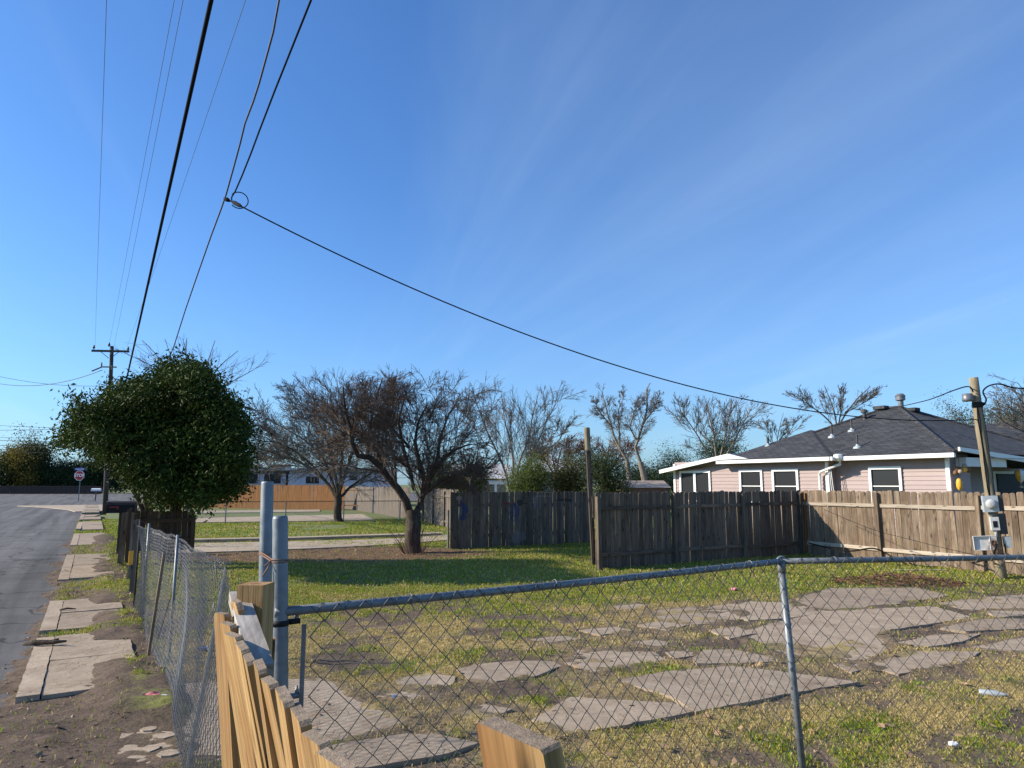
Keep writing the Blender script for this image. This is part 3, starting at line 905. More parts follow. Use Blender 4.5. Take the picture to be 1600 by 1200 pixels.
# graffiti fence
g0, g1 = at(703, 859, 0), at(925, 848, 0)
gd = (g1 - g0).normalized(); gn = Vector((gd.y, -gd.x, 0))
def on_fence(px, py):
    d_ = Vector(ray(px, py)); e = Vector((0, 0, EYE)); k = (g0 - e).dot(gn) / d_.dot(gn); P = e + d_ * k
    return (P - g0).dot(gd), P.z
def spray(base_key, key):
    m = M[base_key].copy(); m.name = 'sprayed_board'; nt = m.node_tree; b = NB(nt)
    p = [n for n in nt.nodes if n.type == 'BSDF_PRINCIPLED'][0]
    src = p.inputs['Base Color'].links[0].from_socket
    geo = b.n('NewGeometry'); sub = b.n('VectorMath', operation='SUBTRACT'); sub.inputs[1].default_value = g0; b.l(geo.outputs['Position'], sub.inputs[0])
    dt = b.n('VectorMath', operation='DOT_PRODUCT'); dt.inputs[1].default_value = gd; b.l(sub.outputs[0], dt.inputs[0])
    sp = b.n('SeparateXYZ'); b.l(geo.outputs['Position'], sp.inputs[0])
    nz = b.n('TexNoise'); nz.inputs['Scale'].default_value = 5; nz.inputs['Detail'].default_value = 5; b.l(geo.outputs['Position'], nz.inputs['Vector'])
    wob = b.rng(nz.outputs['Fac'], .3, .7, -.8, .8)
    c = src
    for (x0, y0, x1, y1, col, amt) in ((714, 784, 731, 815, (.012, .04, .13), .7), (713, 774, 722, 781, (.34, .32, .34), .6), (718, 790, 722, 806, (.25, .27, .12), .35),
            (786, 784, 796, 789, (.22, .03, .025), .7), (795, 787, 812, 818, (.012, .035, .11), .55), (808, 779, 817, 791, (.02, .02, .02), .75),
            (816, 785, 824, 788, (.02, .02, .02), .6), (870, 779, 895, 784, (.02, .018, .016), .7), (832, 775, 838, 795, (.22, .21, .26), .45),
            (755, 795, 762, 806, (.2, .2, .26), .3), (800, 828, 822, 848, (.24, .24, .24), .3), (838, 774, 860, 776.5, (.28, .26, .24), .4)):
        f0, z0 = on_fence(x0, y1); f1, z1 = on_fence(x1, y0)
        dx = b.math('DIVIDE', b.math('SUBTRACT', dt.outputs['Value'], (f0 + f1) / 2), (f1 - f0) / 2)
        dz = b.math('DIVIDE', b.math('SUBTRACT', sp.outputs[2], (z0 + z1) / 2), abs(z1 - z0) / 2)
        r2 = b.math('ADD', b.math('ADD', b.math('MULTIPLY', dx, dx), b.math('MULTIPLY', dz, dz)), wob)
        c = b.mix(b.rng(r2, .75, 1.1, amt, 0), c, col)
    b.l(c, p.inputs['Base Color'])
    M[key] = m
spray('old_wood', 'sprayed')
gl = (g1 - g0).length
board_fence('dark weathered board fence with blue and red spray paint, left of the thin pole', g0, g1, 1.71, 1, 'sprayed', 'old_wood', [.1, 2.5, gl - .1], rails=(.4, -.4))
# pieces between the two fences: thin tall pole, pipe and short pale board
def pole_tube(p0, p1, r0, r1, n=10, seg=7, wob=.01):
    p0, p1 = Vector(p0), Vector(p1); pts = []
    for i in range(seg):
        t = i / (seg - 1); pts.append(p0.lerp(p1, t) + (Vector((random.gauss(0, wob), random.gauss(0, wob), 0)) if 0 < i < seg - 1 else Vector((0, 0, 0))))
    return MB().tube(pts, [r0 + (r1 - r0) * i / (seg - 1) for i in range(seg)], n)
b_ = at(928, 884, 0); top = atY(917, 669, b_.y)
t = thing('service_post', 'thin weathered pole rising between the two dark board fences', 'pole', b_)
mid = b_.lerp(top, .83)
o = put('pole_shaft', MB().box((0, 0, (mid - b_).length / 2), (.10, .09, (mid - b_).length)).mesh('pole_shaft', M['dark_pole']), t, b_, frame((1, .2, 0), mid - b_))
put('pole_head', MB().lathe([(.05, 0), (.075, .03), (.075, (top - mid).length), (.05, (top - mid).length + .02)], 10).mesh('pole_head', M['pole_wood']), t, mid, frame((1, 0, 0), top - mid))
for k in range(2):
    put('batten', MB().box((.012 - .024 * k, -.052, 1.45), (.02, .014, 2.5)).mesh('batten', M['old_wood']), t, b_, frame((1, .2, 0), mid - b_))
pb = at(936, 888, 0)
t = thing('gate_post', 'pale short board on a grey pipe at the open end of the shaded fence', 'post', pb)
put('pipe', MB().tube([(0, 0, -.05), (-.02, 0, 1.32)], .035, 10).mesh('pipe', M['steel']), t, pb)
put('board', MB().box((-.03, .02, 1.42), (.11, .04, .5)).mesh('board', M['tan_wood']), t, pb, Matrix.Rotation(R_(-2), 3, 'Y'))
tb = at(700, 858, 0)
t = thing('fence_pipe', 'thin galvanised pipe at the left end of the spray painted fence', 'post', tb)
put('pipe', MB().tube([(0, 0, -.05), (0.0, 0, 1.12)], .03, 10).mesh('pipe', M['steel']), t, tb)
put('pipe_cap', MB().lathe([(.034, 0), (.034, .03), (.012, .05)], 10).mesh('pipe_cap', M['steel']), t, tb + Vector((0, 0, 1.12)))

# far fences
o0, o1 = at(250, 792.5, 0), at(538, 797.5, 0)
board_fence('long orange cedar fence far across the lots, before the lilac building', o0, o1, 1.85, 1, 'cedar', 'cedar', [.1, 7, 14, 21], stuff=True)
q0, q1 = at(536, 794, 0), at(640, 811, 0)
board_fence('pale grey wooden fence running back from behind the dark tree to the orange fence', q0, q1, 1.75, 1, 'pale_fence', 'pale_fence', [.1, 5, 10], stuff=True)
q2, q3 = at(662, 815, 0), at(716, 829, 0)
board_fence('short pale fence panel with rails, seen right behind the dark tree', q2, q3, 1.72, -1, 'pale_fence', 'pale_fence', [.05, 2.5, 5.0, (q3 - q2).length - .1], rails=(.25, -.3), stuff=True)

# dark low gate panel under the evergreen and the boards next to it
d0, d1 = atY(206, 860, 16.7), atY(303, 860, 17.3)
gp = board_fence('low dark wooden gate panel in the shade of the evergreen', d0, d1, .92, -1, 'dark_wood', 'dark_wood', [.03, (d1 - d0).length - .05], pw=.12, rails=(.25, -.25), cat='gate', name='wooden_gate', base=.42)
def stake(label, base, top, w, tt, mat, name='stake', twist=(1, .3, 0), cat='stake'):
    base, top = Vector(base), Vector(top)
    mb = MB(); L = (top - base).length; x = w / 2
    mb.prism([(-x, -tt / 2, -.05), (x, -tt / 2, -.05), (x, -tt / 2, L - .01), (x * .3, -tt / 2, L), (-x, -tt / 2, L - .02)], (0, tt, 0))
    return tag(put(name, mb.mesh(name, M[mat]), None, base, frame(twist, top - base)), label, cat)
b1 = at(187, 888, 0); stake('sunlit leaning board at the end of the dark gate, below the black mailbox', b1, atY(196, 800, b1.y), .13, .03, 'tan_wood', 'leaning_board', cat='board')
b1 = at(199, 884, 0); stake('dark square post beside the sunlit leaning board', b1, atY(203, 794, b1.y), .1, .1, 'dark_wood', 'fence_post', cat='post')
b1 = at(201, 915, 0); stake('thin tall stake at the far end of the sagging chain link mesh', b1, atY(208, 800, b1.y), .05, .03, 'tan_wood')
b1 = at(205, 940, 0); stake('broken grey stake with pale split top at the far end of the mesh', b1, atY(214, 811, b1.y), .08, .05, 'old_wood')
b1 = at(231, 1030, 0); stake('slim brown stake leaning on the street side of the sagging mesh', b1, atY(257, 862, b1.y - .12), .045, .03, 'tan_wood', twist=(-.5, .86, 0))

# ------------------------------------------------------------------ chain link
def chain_mesh(surf, length, height, w, rad, n=3, wob=.0):
    N = int(length / w); K = int(height / w) + 1
    i = np.arange(N)[:, None]; k = np.arange(K)[None, :]
    x = (i + (k + i) % 2) * w + 0 * k
    v = k * w + 0 * i
    if wob: x = x + rng.normal(0, wob, x.shape); v = v + rng.normal(0, wob, x.shape)
    P = surf(x, v)
    off = np.where((k + i) % 2 == 0, 1.0, -1.0)[..., None] * rad * .8 * np.array([RD.x * .5 - SD.x * .5, RD.y * .5 - SD.y * .5, 0])
    return polytubes(P + off, np.full(P.shape[:2], rad), n)
RZ = 1.46
ra, rb, rc = at(448, 955, RZ), at(1221, 877, RZ), at(1600, 868, RZ)
rd_ = rb + (rc - rb) * 2.6
fence = thing('chain_link_fence', 'galvanised chain link fence with grey top rail across the yard front', 'chain link fence', (rb.x, rb.y, 0))
def flat_surf(a_, c_, zt, bulge=.0):
    a_, c_ = np.array(a_), np.array(c_); d_ = (c_ - a_); L = np.linalg.norm(d_); d_ = d_ / L; nn = np.array([d_[1], -d_[0], 0])
    def f(x, v):
        P = a_ + d_ * x[..., None]
        P[..., 2] = zt - v + .010 * np.sin(x * 3.1)
        bl_ = bulge * np.sin(np.clip(x / L, 0, 1) * math.pi) * np.sin(np.clip(v / zt, 0, 1) * math.pi) + .012 * np.sin(x * 5 + v * 4)
        return P + nn * (bl_[..., None] + .028)
    return f, L
MW = .0585
for (a_, c_, bul) in ((ra + (rb - ra).normalized() * .09, rb, .03), (rb, rd_, .08)):
    f, L = flat_surf(a_, c_, RZ + .012, bul)
    V, F = chain_mesh(f, L, RZ - .03, MW, .0027, 4, .0012)
    o = put('wire_mesh', np_mesh('wire_mesh', V - np.array(fence.location), F, M['wire'], True), fence, fence.location); tag(o, kind='stuff')
def rail_pts(a_, c_, n=9, sag=.0):
    return [a_.lerp(c_, i / (n - 1)) + Vector((0, 0, -sag * math.sin(math.pi * i / (n - 1)))) - fence.location for i in range(n)]
put('top_rail', MB().tube(rail_pts(ra - (rb - ra).normalized() * .05, rb, 9, .006), .0195, 12).mesh('top_rail', M['steel'], True), fence, fence.location)
put('top_rail', MB().tube(rail_pts(rb, rd_, 9, .012), .0195, 12).mesh('top_rail', M['steel'], True), fence, fence.location)
# line post, leaning
pbase = Vector((rb.x + .075, rb.y - .02, -.1))
ptop = rb + Vector((-.005, 0, -.015))
put('line_post', MB().tube([pbase - fence.location, ptop - fence.location], .0235, 14).mesh('line_post', M['steel'], True), fence, fence.location)
lc_ = rb - fence.location
put('loop_cap', MB().tube([lc_ + Vector((.03 * math.cos(a_), 0, .03 * math.sin(a_))) for a_ in np.linspace(0, 2 * math.pi, 13)], .008, 8, False).lathe([(.027, -.075), (.027, -.02), (.02, 0)], 12, lc_).mesh('loop_cap', M['steel'], True), fence, fence.location)
for k in range(6):
    p_ = ptop.lerp(pbase, .10 + .15 * k) - fence.location
    put('post_tie', MB().tube([p_ + Vector((.027 * math.cos(a_), .027 * math.sin(a_), .012 * math.sin(a_))) for a_ in np.linspace(0, 6.28, 11)], .0022, 5, False).mesh('post_tie', M['bright_wire'], True), fence, fence.location)
# tie wires on the rail
for (a_, c_, ts) in ((ra, rb, (.17, .42, .68, .9)), (rb, rd_, (.08, .2, .33, .45))):
    ax = (c_ - a_).normalized(); up = Vector((0, 0, 1)); sd = ax.cross(up)
    for t_ in ts:
        p_ = a_.lerp(c_, t_) - fence.location
        pts = [p_ + (sd * math.cos(a2) + up * math.sin(a2)) * .0235 + ax * (.012 * a2 / 6.28 - .006) for a2 in np.linspace(-1.2, 4.4, 12)]
        pts.append(p_ - up * .05 + sd * .02 + ax * .01)
        put('rail_tie', MB().tube(pts, .0026, 5).mesh('rail_tie', M['bright_wire'], True), fence, fence.location)
# mesh hooked over the rail, one hook a wire
hooks = MB()
for (a_, c_) in ((ra, rb), (rb, rd_)):
    ax = (c_ - a_).normalized(); up = Vector((0, 0, 1)); sd = ax.cross(up); L = (c_ - a_).length
    q = .12
    while q < L:
        p_ = a_ + ax * q - fence.location
        hooks.tube([p_ + (sd * math.cos(a2) + up * math.sin(a2)) * .0222 + ax * (.03 * (a2 + 1) / 3) for a2 in np.linspace(-.9, 2.9, 7)], .0018, 4)
        q += MW * 2
tag(put('mesh_hooks', hooks.mesh('mesh_hooks', M['wire'], True), fence, fence.location), kind='stuff')
# tension bar and bands at the corner post
p_top, p_mid = atY(438, 806, 3.0), atY(438, 1090, 3.02)
dirp = (p_mid - p_top).normalized(); p_bot = p_top + dirp * ((p_top.z + .1) / -dirp.z)
tb0 = ra + (rb - ra).normalized() * .075; tb0.z = 0
put('tension_bar', MB().box(tb0 + Vector((0, 0, .72)) - fence.location, (.018, .006, 1.36)).mesh('tension_bar', M['steel']), fence, fence.location)
cp = thing('corner_post', 'thick galvanised corner post holding the left end of the top rail', 'post', (p_bot.x, p_bot.y, 0))
cl = Vector(cp.location)
put('pipe', MB().tube([p_bot - cl, p_bot.lerp(p_top, .5) - cl, p_top - cl - Vector((0, 0, .012)), p_top - cl], [.0315, .0315, .0315, .028], 20).mesh('pipe', M['steel'], True), cp, cl)
for zz in (RZ - .045, 1.12):
    pc = p_top.lerp(p_bot, (p_top.z - zz) / (p_top.z - p_bot.z))
    mb = MB().lathe([(.0335, -.011), (.035, -.011), (.035, .011), (.0335, .011)], 20, pc - cl)
    bd = (rb - ra).normalized()
    mb.box(pc - cl + bd * .055, (.05, .02, .02), frame((0, 0, 1), bd) @ Matrix.Rotation(R_(90), 3, 'Y'))
    put('brace_band', mb.mesh('brace_band', M['black_paint' if zz > 1.2 else 'steel'], True), cp, cl)
    put('bolt', MB().lathe([(.009, 0), (.009, .016), (.005, .018), (.005, .03)], 8, pc - cl + bd * .066 + Vector((0, 0, .008))).mesh('bolt', M['bright_wire'], True), cp, cl)
# rusty tie wire that lashes it to the second post
q_top, q_low = atY(418, 752, 3.62), atY(414, 915, 3.62)
dq = (q_low - q_top).normalized(); q_bot = q_top + dq * ((q_top.z + .1) / -dq.z)
gp2 = thing('gate_post', 'taller galvanised pipe standing just behind the corner post', 'post', (q_bot.x, q_bot.y, 0))
gl2 = Vector(gp2.location)
put('pipe', MB().tube([q_bot - gl2, q_bot.lerp(q_top, .5) - gl2, q_top - gl2 - Vector((0, 0, .01)), q_top - gl2], [.031, .031, .031, .028], 20).mesh('pipe', M['steel'], True), gp2, gl2)
w1 = p_top.lerp(p_bot, .094); w2 = q_top.lerp(q_bot, .17)
mb = MB()
rg = lambda c_, r_, z_: [c_ + Vector((r_ * math.cos(a_), r_ * math.sin(a_), z_ * math.sin(a_))) for a_ in np.linspace(0, 6.28, 15)]
mb.tube(rg(w1, .034, .004), .0025, 5, False); mb.tube(rg(w1 + Vector((0, 0, .004)), .035, -.003), .0025, 5, False); mb.tube(rg(w2, .034, .004), .0025, 5, False)
k1 = w1 + Vector((-.033, -.012, 0))
mb.tube([w2 + Vector((-.02, -.03, 0)), k1, k1 + Vector((-.012, -.01, -.03)), k1 + Vector((-.03, -.01, -.06))], .003, 5)
mb.tube([w2 + Vector((-.033, 0, .01)), k1 + Vector((.004, 0, .006)), k1 + Vector((-.02, -.02, -.018))], .003, 5)
mb.v = [tuple(Vector(v) - w1) for v in mb.v]
tag(put('tie_wire', mb.mesh('tie_wire', M['copper'], True), None, w1), 'rusty wire tied round the two galvanised posts', 'wire')

# sagging mesh along the sidewalk
n0, n1 = at(352, 880, 1.36), at(212, 822, 1.30)
n0.z = n1.z = 0; L = (n1 - n0).length; da = (n1 - n0).normalized()
tt = np.array([0, .22, .48, .75, 1.0])
topc = np.array([at(*q) for q in ((352, 880, 1.36), (308, 857, 1.35), (272, 836, 1.36), (240, 826, 1.34), (213, 821, 1.31))])
botc = np.array([at(*q) for q in ((284, 1230, .02), (266, 1130, .02), (246, 1060, .02), (226, 1000, .02), (206, 948, .02))])
def lerp_c(C_, t_): return np.stack([np.interp(t_, tt, C_[:, i]) for i in range(3)], -1)
def sag_surf(x, v):
    t_ = np.clip(x / L, 0, 1); frac = np.clip(v / 1.36, 0, 1)
    tp_ = lerp_c(topc, t_); bt_ = lerp_c(botc, t_)
    tp_[..., 2] += .014 * np.sin(t_ * 19) * (1 - t_) + .008 * np.sin(t_ * 41)
    P = tp_ * (1 - frac)[..., None] + bt_ * frac[..., None]
    bul = .05 * np.sin(t_ * 9 + 1.0) * np.sin(frac * math.pi) + .022 * np.sin(t_ * 23 + v * 3) * (1 - frac) * frac * 3 - .05 * np.sin(frac * math.pi)
    return P + np.array([-RD.x, -RD.y, 0]) * bul[..., None]
V, F = chain_mesh(sag_surf, L, 1.34, .040, .0027, 3, .003)
sg = thing('sagging_chain_link', 'loose sagging chain link mesh along the sidewalk, without a top rail', 'chain link fence', tuple((n0 + n1) / 2))
o = put('wire_mesh', np_mesh('wire_mesh', V - np.array(sg.location), F, M['mesh_wire'], True), sg, sg.location); tag(o, kind='stuff')
# the short loose flap from the sagging mesh to the taller post
f0, f1 = Vector(topc[0]), Vector((q_bot.x, q_bot.y, 1.30)); Lf = (f1 - f0).length + .12
g0_, g1_ = Vector(botc[0]), Vector((q_bot.x - .05, q_bot.y - .1, .02))
def flap(x, v):
    t_ = np.clip(x / Lf, 0, 1); frac = np.clip(v / 1.34, 0, 1)
    A_ = np.array(f0) * (1 - t_)[..., None] + np.array(f1) * t_[..., None]; B_ = np.array(g0_) * (1 - t_)[..., None] + np.array(g1_) * t_[..., None]
    P = A_ * (1 - frac)[..., None] + B_ * frac[..., None]
    P[..., 2] += (.02 * np.sin(t_ * 12) - .05 * np.sin(t_ * math.pi)) * (1 - frac)
    return P + np.array([-.06, -.1, 0]) * (np.sin(t_ * 6) * .35)[..., None]
V, F = chain_mesh(flap, Lf, 1.34, .048, .0026, 3, .004)
o = put('wire_flap', np_mesh('wire_flap', V - np.array(sg.location), F, M['mesh_wire'], True), sg, sg.location); tag(o, kind='stuff')
# bunched wire ends where mesh and flap meet
mb = MB()
for k in range(34):
    p0 = n0 - Vector(sg.location) + Vector((random.uniform(-.07, .05), random.uniform(-.07, .07), random.uniform(.2, 1.38)))
    pts = [p0]
    for j in range(5): pts.append(pts[-1] + Vector((random.gauss(0, .025), random.gauss(0, .03), random.gauss(0, .05))))
    mb.tube(pts, .0019, 4)
for k in range(5):
    c_ = n0 - Vector(sg.location) + Vector((-.06 + k * .02, random.uniform(-.05, .05), 1.33 + .02 * (k % 2)))
    mb.tube([c_ + Vector((.05 * math.cos(a_), .02 * math.sin(a_ * 2), .045 * math.sin(a_))) for a_ in np.linspace(0, 5.6, 12)], .002, 4)
tag(put('wire_tangle', mb.mesh('wire_tangle', M['bright_wire'], True), sg, sg.location), kind='stuff')
for t_ in (.995, .82, .42):
    p_ = n0.lerp(n1, t_) + RD * .05
    put('mesh_post', MB().tube([(0, 0, -.1), (.01, 0, 1.40)], .017, 10).mesh('mesh_post', M['dark_pole' if t_ > .9 else 'steel'], True), sg, p_)
pt = at(223, 950, 0); pt = n0.lerp(n1, .80) - RD * .16
put('paper_tag', MB().box((0, 0, .93), (.085, .006, .19)).mesh('paper_tag', M['yellow_paint']), sg, pt, frame((-.5, -.86, 0)) @ Matrix.Rotation(R_(18), 3, 'Z'))

# far chain link before the orange fence
c0, c1 = at(255, 818, 0), at(640, 814, 0); Lc = (c1 - c0).length; dc = (c1 - c0).normalized()
ff = thing('far_chain_link', 'low chain link fence far across the lawn, before the orange fence', 'chain link fence', tuple((c0 + c1) / 2))
fl = Vector(ff.location)
x = 0; pts = []
for k in range(int(Lc / 2.9) + 1):
    put('line_post', MB().tube([(0, 0, -.05), (0, 0, 1.08)], .03, 8).mesh('line_post', M['steel']), ff, c0 + dc * (k * 2.9))
put('top_rail', MB().tube([c0 - fl + Vector((0, 0, 1.05)), c1 - fl + Vector((0, 0, 1.05))], .02, 6).mesh('top_rail', M['wire']), ff, fl)
P = []
for sgn in (1, -1):
    s0 = np.arange(-1.0 if sgn > 0 else 0, Lc, .11)
    a_ = np.array(c0)[None] + np.array(dc)[None] * s0[:, None]; e_ = a_ + np.array(dc)[None] * (1.0 * sgn); e_[:, 2] = 1.03
    P.append(np.stack([a_, e_], 1))
P = np.concatenate(P); V, F = polytubes(P, np.full(P.shape[:2], .0028), 3)
tag(put('wire_mesh', np_mesh('wire_mesh', V - np.array(fl), F, M['wire']), ff, fl), kind='stuff')

# ------------------------------------------------------------------ leaning picket fence beside the camera
random.seed(5)
PT = 1.55
lean_up = (Vector((0, 0, 1)) - RD * math.tan(R_(12.5)) + SD * math.tan(R_(2))).normalized()
nf = thing('leaning_picket_fence', 'leaning picket fence of fresh yellow pine close to the camera', 'fence', (-.6, 1.8, 0))
tops = [(347, 962), (357, 979), (365, 997), (379, 1014), (389, 1031), (407, 1044), (421, 1068), (445, 1092), (468, 1120), (493, 1158), (527, 1196), (566, 1238)]
dzs = [0, -.004, .006, 0, -.006, .006, -.003, .008, 0, -.006, .01, 0]
fx = SD * -1
for i, (px, py) in enumerate(tops):
    tp_ = at(px, py, PT + dzs[i])
    up_ = (lean_up + SD * random.uniform(-.03, .03) + RD * random.uniform(-.03, .035) + RD * (.10 if i == 0 else 0)).normalized()
    me = picket_mesh(.126, 1.72, .020, .008, M['pine'], random.choice((0, .003, .008)))
    Mx = frame(fx, up_) @ Matrix.Rotation(R_(random.uniform(-8, 8)), 3, 'Z')
    put('picket', me, nf, tp_ - up_ * 1.71, Mx)
# the taller picket further along, nearest the lens
tp_ = at(806, 1143, 1.705)
up_ = (Vector((0, 0, 1)) - RD * .17 + SD * .05).normalized()
nd = (at(868, 1172, 1.70) - at(756, 1114, 1.70)).normalized()
me = picket_mesh(.137, 1.9, .024, .004, M['pine'])
put('picket', me, nf, tp_ - up_ * 1.9, frame(nd, up_))
# extra picket behind the first, rail, post
tp_ = at(354, 940, 1.60); put('picket', picket_mesh(.13, 1.7, .019, .022, M['pine']), nf, tp_ - lean_up * 1.7 + RD * .03, frame(fx, lean_up))
e0, e1 = atY(372, 932, 2.62), atY(408, 1050, 1.92)
ax = (e1 - e0).normalized()
o = put('rail', board_mesh('rail', .062, .038, (e1 - e0).length, M['bleached']), nf, e0, frame(RD, ax))
pc_ = atY(400, 921, 2.52)
put('post', board_mesh('post', .092, .088, pc_.z + .12, M['pine']), nf, pc_ - Vector((-.012, 0, 1)) * (pc_.z + .1), frame((1, -.12, 0), (-.012, 0, 1)))
pc_ = atY(421, 998, 2.62)
put('cleat', board_mesh('cleat', .04, .03, .35, M['pine']), nf, pc_ - Vector((0, 0, .35)), frame((1, .3, 0)))

# ------------------------------------------------------------------ pink house
EY = Vector((0, 0, EYE))
_c = atY(1483, 740, 24.0); HO = Vector((_c.x, _c.y, 0))
HM = Matrix((RD, SD, Vector((0, 0, 1)))).transposed()      # house axes: b (away), a (to the left), z
def hitb(px, py, b):
    d_ = Vector(ray(px, py)); k = (HO + RD * b - EY).dot(RD) / d_.dot(RD); P = EY + d_ * k
    return (P - HO).dot(SD), P.z
def hita(px, py, a):
    d_ = Vector(ray(px, py)); k = (HO + SD * a - EY).dot(SD) / d_.dot(SD); P = EY + d_ * k
    return (P - HO).dot(RD), P.z
def proj(P):
    q = P - EY; f = q.y * CP + q.z * SP; v = -q.y * SP + q.z * CP
    return 800 + FPX * q.x / f, 600 - FPX * v / f
def HW(b, a, z): return HO + RD * b + SD * a + Vector((0, 0, z))
house = thing('house', 'pink sided bungalow with dark hip roof and white trim, behind the board fence', 'house', HO)
def hpart(name, mb, mat, parent=house, uv=False, smooth_=False):
    me = mb.mesh(name, M[mat], smooth_)
    if uv: roof_uv(me)
    o = bpy.data.objects.new(name, me)
    o.parent = parent
    o.matrix_basis = HM.to_4x4() if parent is house or parent.type == 'EMPTY' else Matrix.Identity(4)
    C.objects.link(o); return o
def roof_uv(me):
    ul = me.uv_layers.new(name='UVMap')
    for p_ in me.polygons:
        n = p_.normal; e = Vector((-n.y, n.x, 0))
        e = e.normalized() if e.length > 1e-4 else Vector((1, 0, 0)); s_ = n.cross(e)
        for li in p_.loop_indices:
            co = me.vertices[me.loops[li].vertex_index].co
            ul.data[li].uv = (co.dot(e), co.dot(s_))
_, ze = hitb(1480, 714.5, -.45)        # underside of the fascia
ze_top = ze + .15
aR0, _ = hitb(1313, 740, 0); aL0, _ = hitb(1294, 740, -.35); aL1, _ = hitb(1053, 750, -.35)
hpart('wall', MB().box((.67, aL1 / 2, ze / 2 + .1), (1.22, aL1 - .02, ze + .1)).box((5.17, (1.6 + aL1) / 2, ze / 2 + .1), (7.78, aL1 - 1.6, ze + .1)).box(((-.29 + .06) / 2, (aL0 + aL1) / 2, ze / 2 + .1), (.36, aL1 - aL0 - .03, ze + .1)), 'siding')
def window(px0, px1, py0, b, sash=True, mull=False):
    a1, zt = hitb(px0, py0, b); a0, _ = hitb(px1, py0, b); z0 = zt - 1.45
    f = MB(); t_ = .10
    f.box((b - .012, (a0 + a1) / 2, zt - t_ / 2), (.055, a1 - a0, t_)); f.box((b - .012, (a0 + a1) / 2, z0 + t_ / 2), (.075, a1 - a0 + .06, t_))
    f.box((b - .012, a0 + t_ / 2, (zt + z0) / 2), (.05, t_, zt - z0 - 2 * t_)); f.box((b - .012, a1 - t_ / 2, (zt + z0) / 2), (.05, t_, zt - z0 - 2 * t_))
    if mull: f.box((b - .012, (a0 + a1) / 2, (zt + z0) / 2), (.05, .14, zt - z0 - 2 * t_))
    fr = hpart('window', f, 'white_trim')
    hpart('pane', MB().box((b + .035, (a0 + a1) / 2, (zt + z0) / 2), (.02, a1 - a0 - .1, zt - z0 - .1)), 'glass', fr)
    if sash: hpart('sash_bar', MB().box((b + .018, (a0 + a1) / 2, (zt + z0) / 2 + .02), (.02, a1 - a0 - 2 * t_ - .004, .035)), 'white_trim', fr)
    return (a0, a1, z0, zt)
wins_L = [window(1062, 1110, 736, -.35, False, True), window(1155, 1191, 734, -.35), window(1206, 1247, 733, -.35)]
wins_R = [window(1357, 1408, 729.5, 0)]
EXPO = .152
def siding_run(b, a0, a1, wins, along='a'):
    z = .25
    while z < ze - .02:
        h = min(EXPO, ze - z)
        cuts = [(w[0], w[1]) for w in wins if w[2] < z + h * .5 < w[3]]
        spans = []; cur = a0
        for c0_, c1_ in sorted(cuts):
            if c0_ - cur > .03: spans.append((cur, c0_ - .003))
            cur = c1_ + .003
        if a1 - cur > .03: spans.append((cur, a1))
        for s0, s1 in spans:
            if along == 'a':
                mb = MB().prism([(b, s0, z), (b - .03, s0, z), (b - .008, s0, z + h), (b, s0, z + h)], (0, s1 - s0, 0))
            else:
                mb = MB().prism([(s0, b, z), (s0, b - .03, z), (s0, b - .008, z + h), (s0, b, z + h)], (s1 - s0, 0, 0))
            hpart('siding_board', mb, 'siding')
        z += h
siding_run(-.11 - .36 + .0, aL0 + .1, aL1 - .1, wins_L) if False else siding_run(-.30, aL0 + .1, aL1 - .1, wins_L)
siding_run(.06, .1, aR0 + .02, wins_R)
siding_run(.01, .06, 1.28, [], 'b')
siding_run(1.595, 1.3, 8.9, [], 'b')
siding_run(aL0, -.28, .05, [], 'b')
for (b, a) in ((-.335, aL0 + .05), (-.335, aL1 - .05), (.03, .045)):
    hpart('corner_trim', MB().box((b, a, ze / 2 + .1), (.06, .13, ze - .05)), 'white_trim')
# hip roof solved from its two visible ends
best = None
for d_ in np.arange(2.5, 7.5, .05):
    for pz in np.arange(.6, 3.6, .04):
        q = proj(HW(-.5 + d_, -.5 + d_, ze_top + pz)); e = (q[0] - 1404) ** 2 + (q[1] - 637) ** 2
        if best is None or e < best[0]: best = (e, d_, pz)
_, hd, hz = best
a2 = min(np.arange(hd - .5, hd + 5, .05), key=lambda a_: abs(proj(HW(-.5 + hd, a_, ze_top + hz))[0] - 1384))
aE = float(a2) + hd
E0, E1, E2, E3 = (-.5, -.5, ze_top), (-.5, aE, ze_top), (-.5 + 2 * hd, aE, ze_top), (-.5 + 2 * hd, -.5, ze_top)
A1, A2 = (-.5 + hd, -.5 + hd, ze_top + hz), (-.5 + hd, float(a2), ze_top + hz)
rf = MB(); rf.add([E0, E1, E2, E3, A1, A2], [(0, 4, 5, 1), (1, 5, 2), (2, 5, 4, 3), (3, 4, 0), (0, 1, 2, 3)])
roof = hpart('roof', rf, 'shingle', uv=True)
cap = MB()
for p_, q_ in ((E0, A1), (E1, A2), (A1, A2), (E3, A1)):
    cap.tube([Vector(p_) + Vector((0, 0, .01)), Vector(q_) + Vector((0, 0, .02))], .06, 6)
hpart('ridge_cap', cap, 'shingle', roof, uv=True)
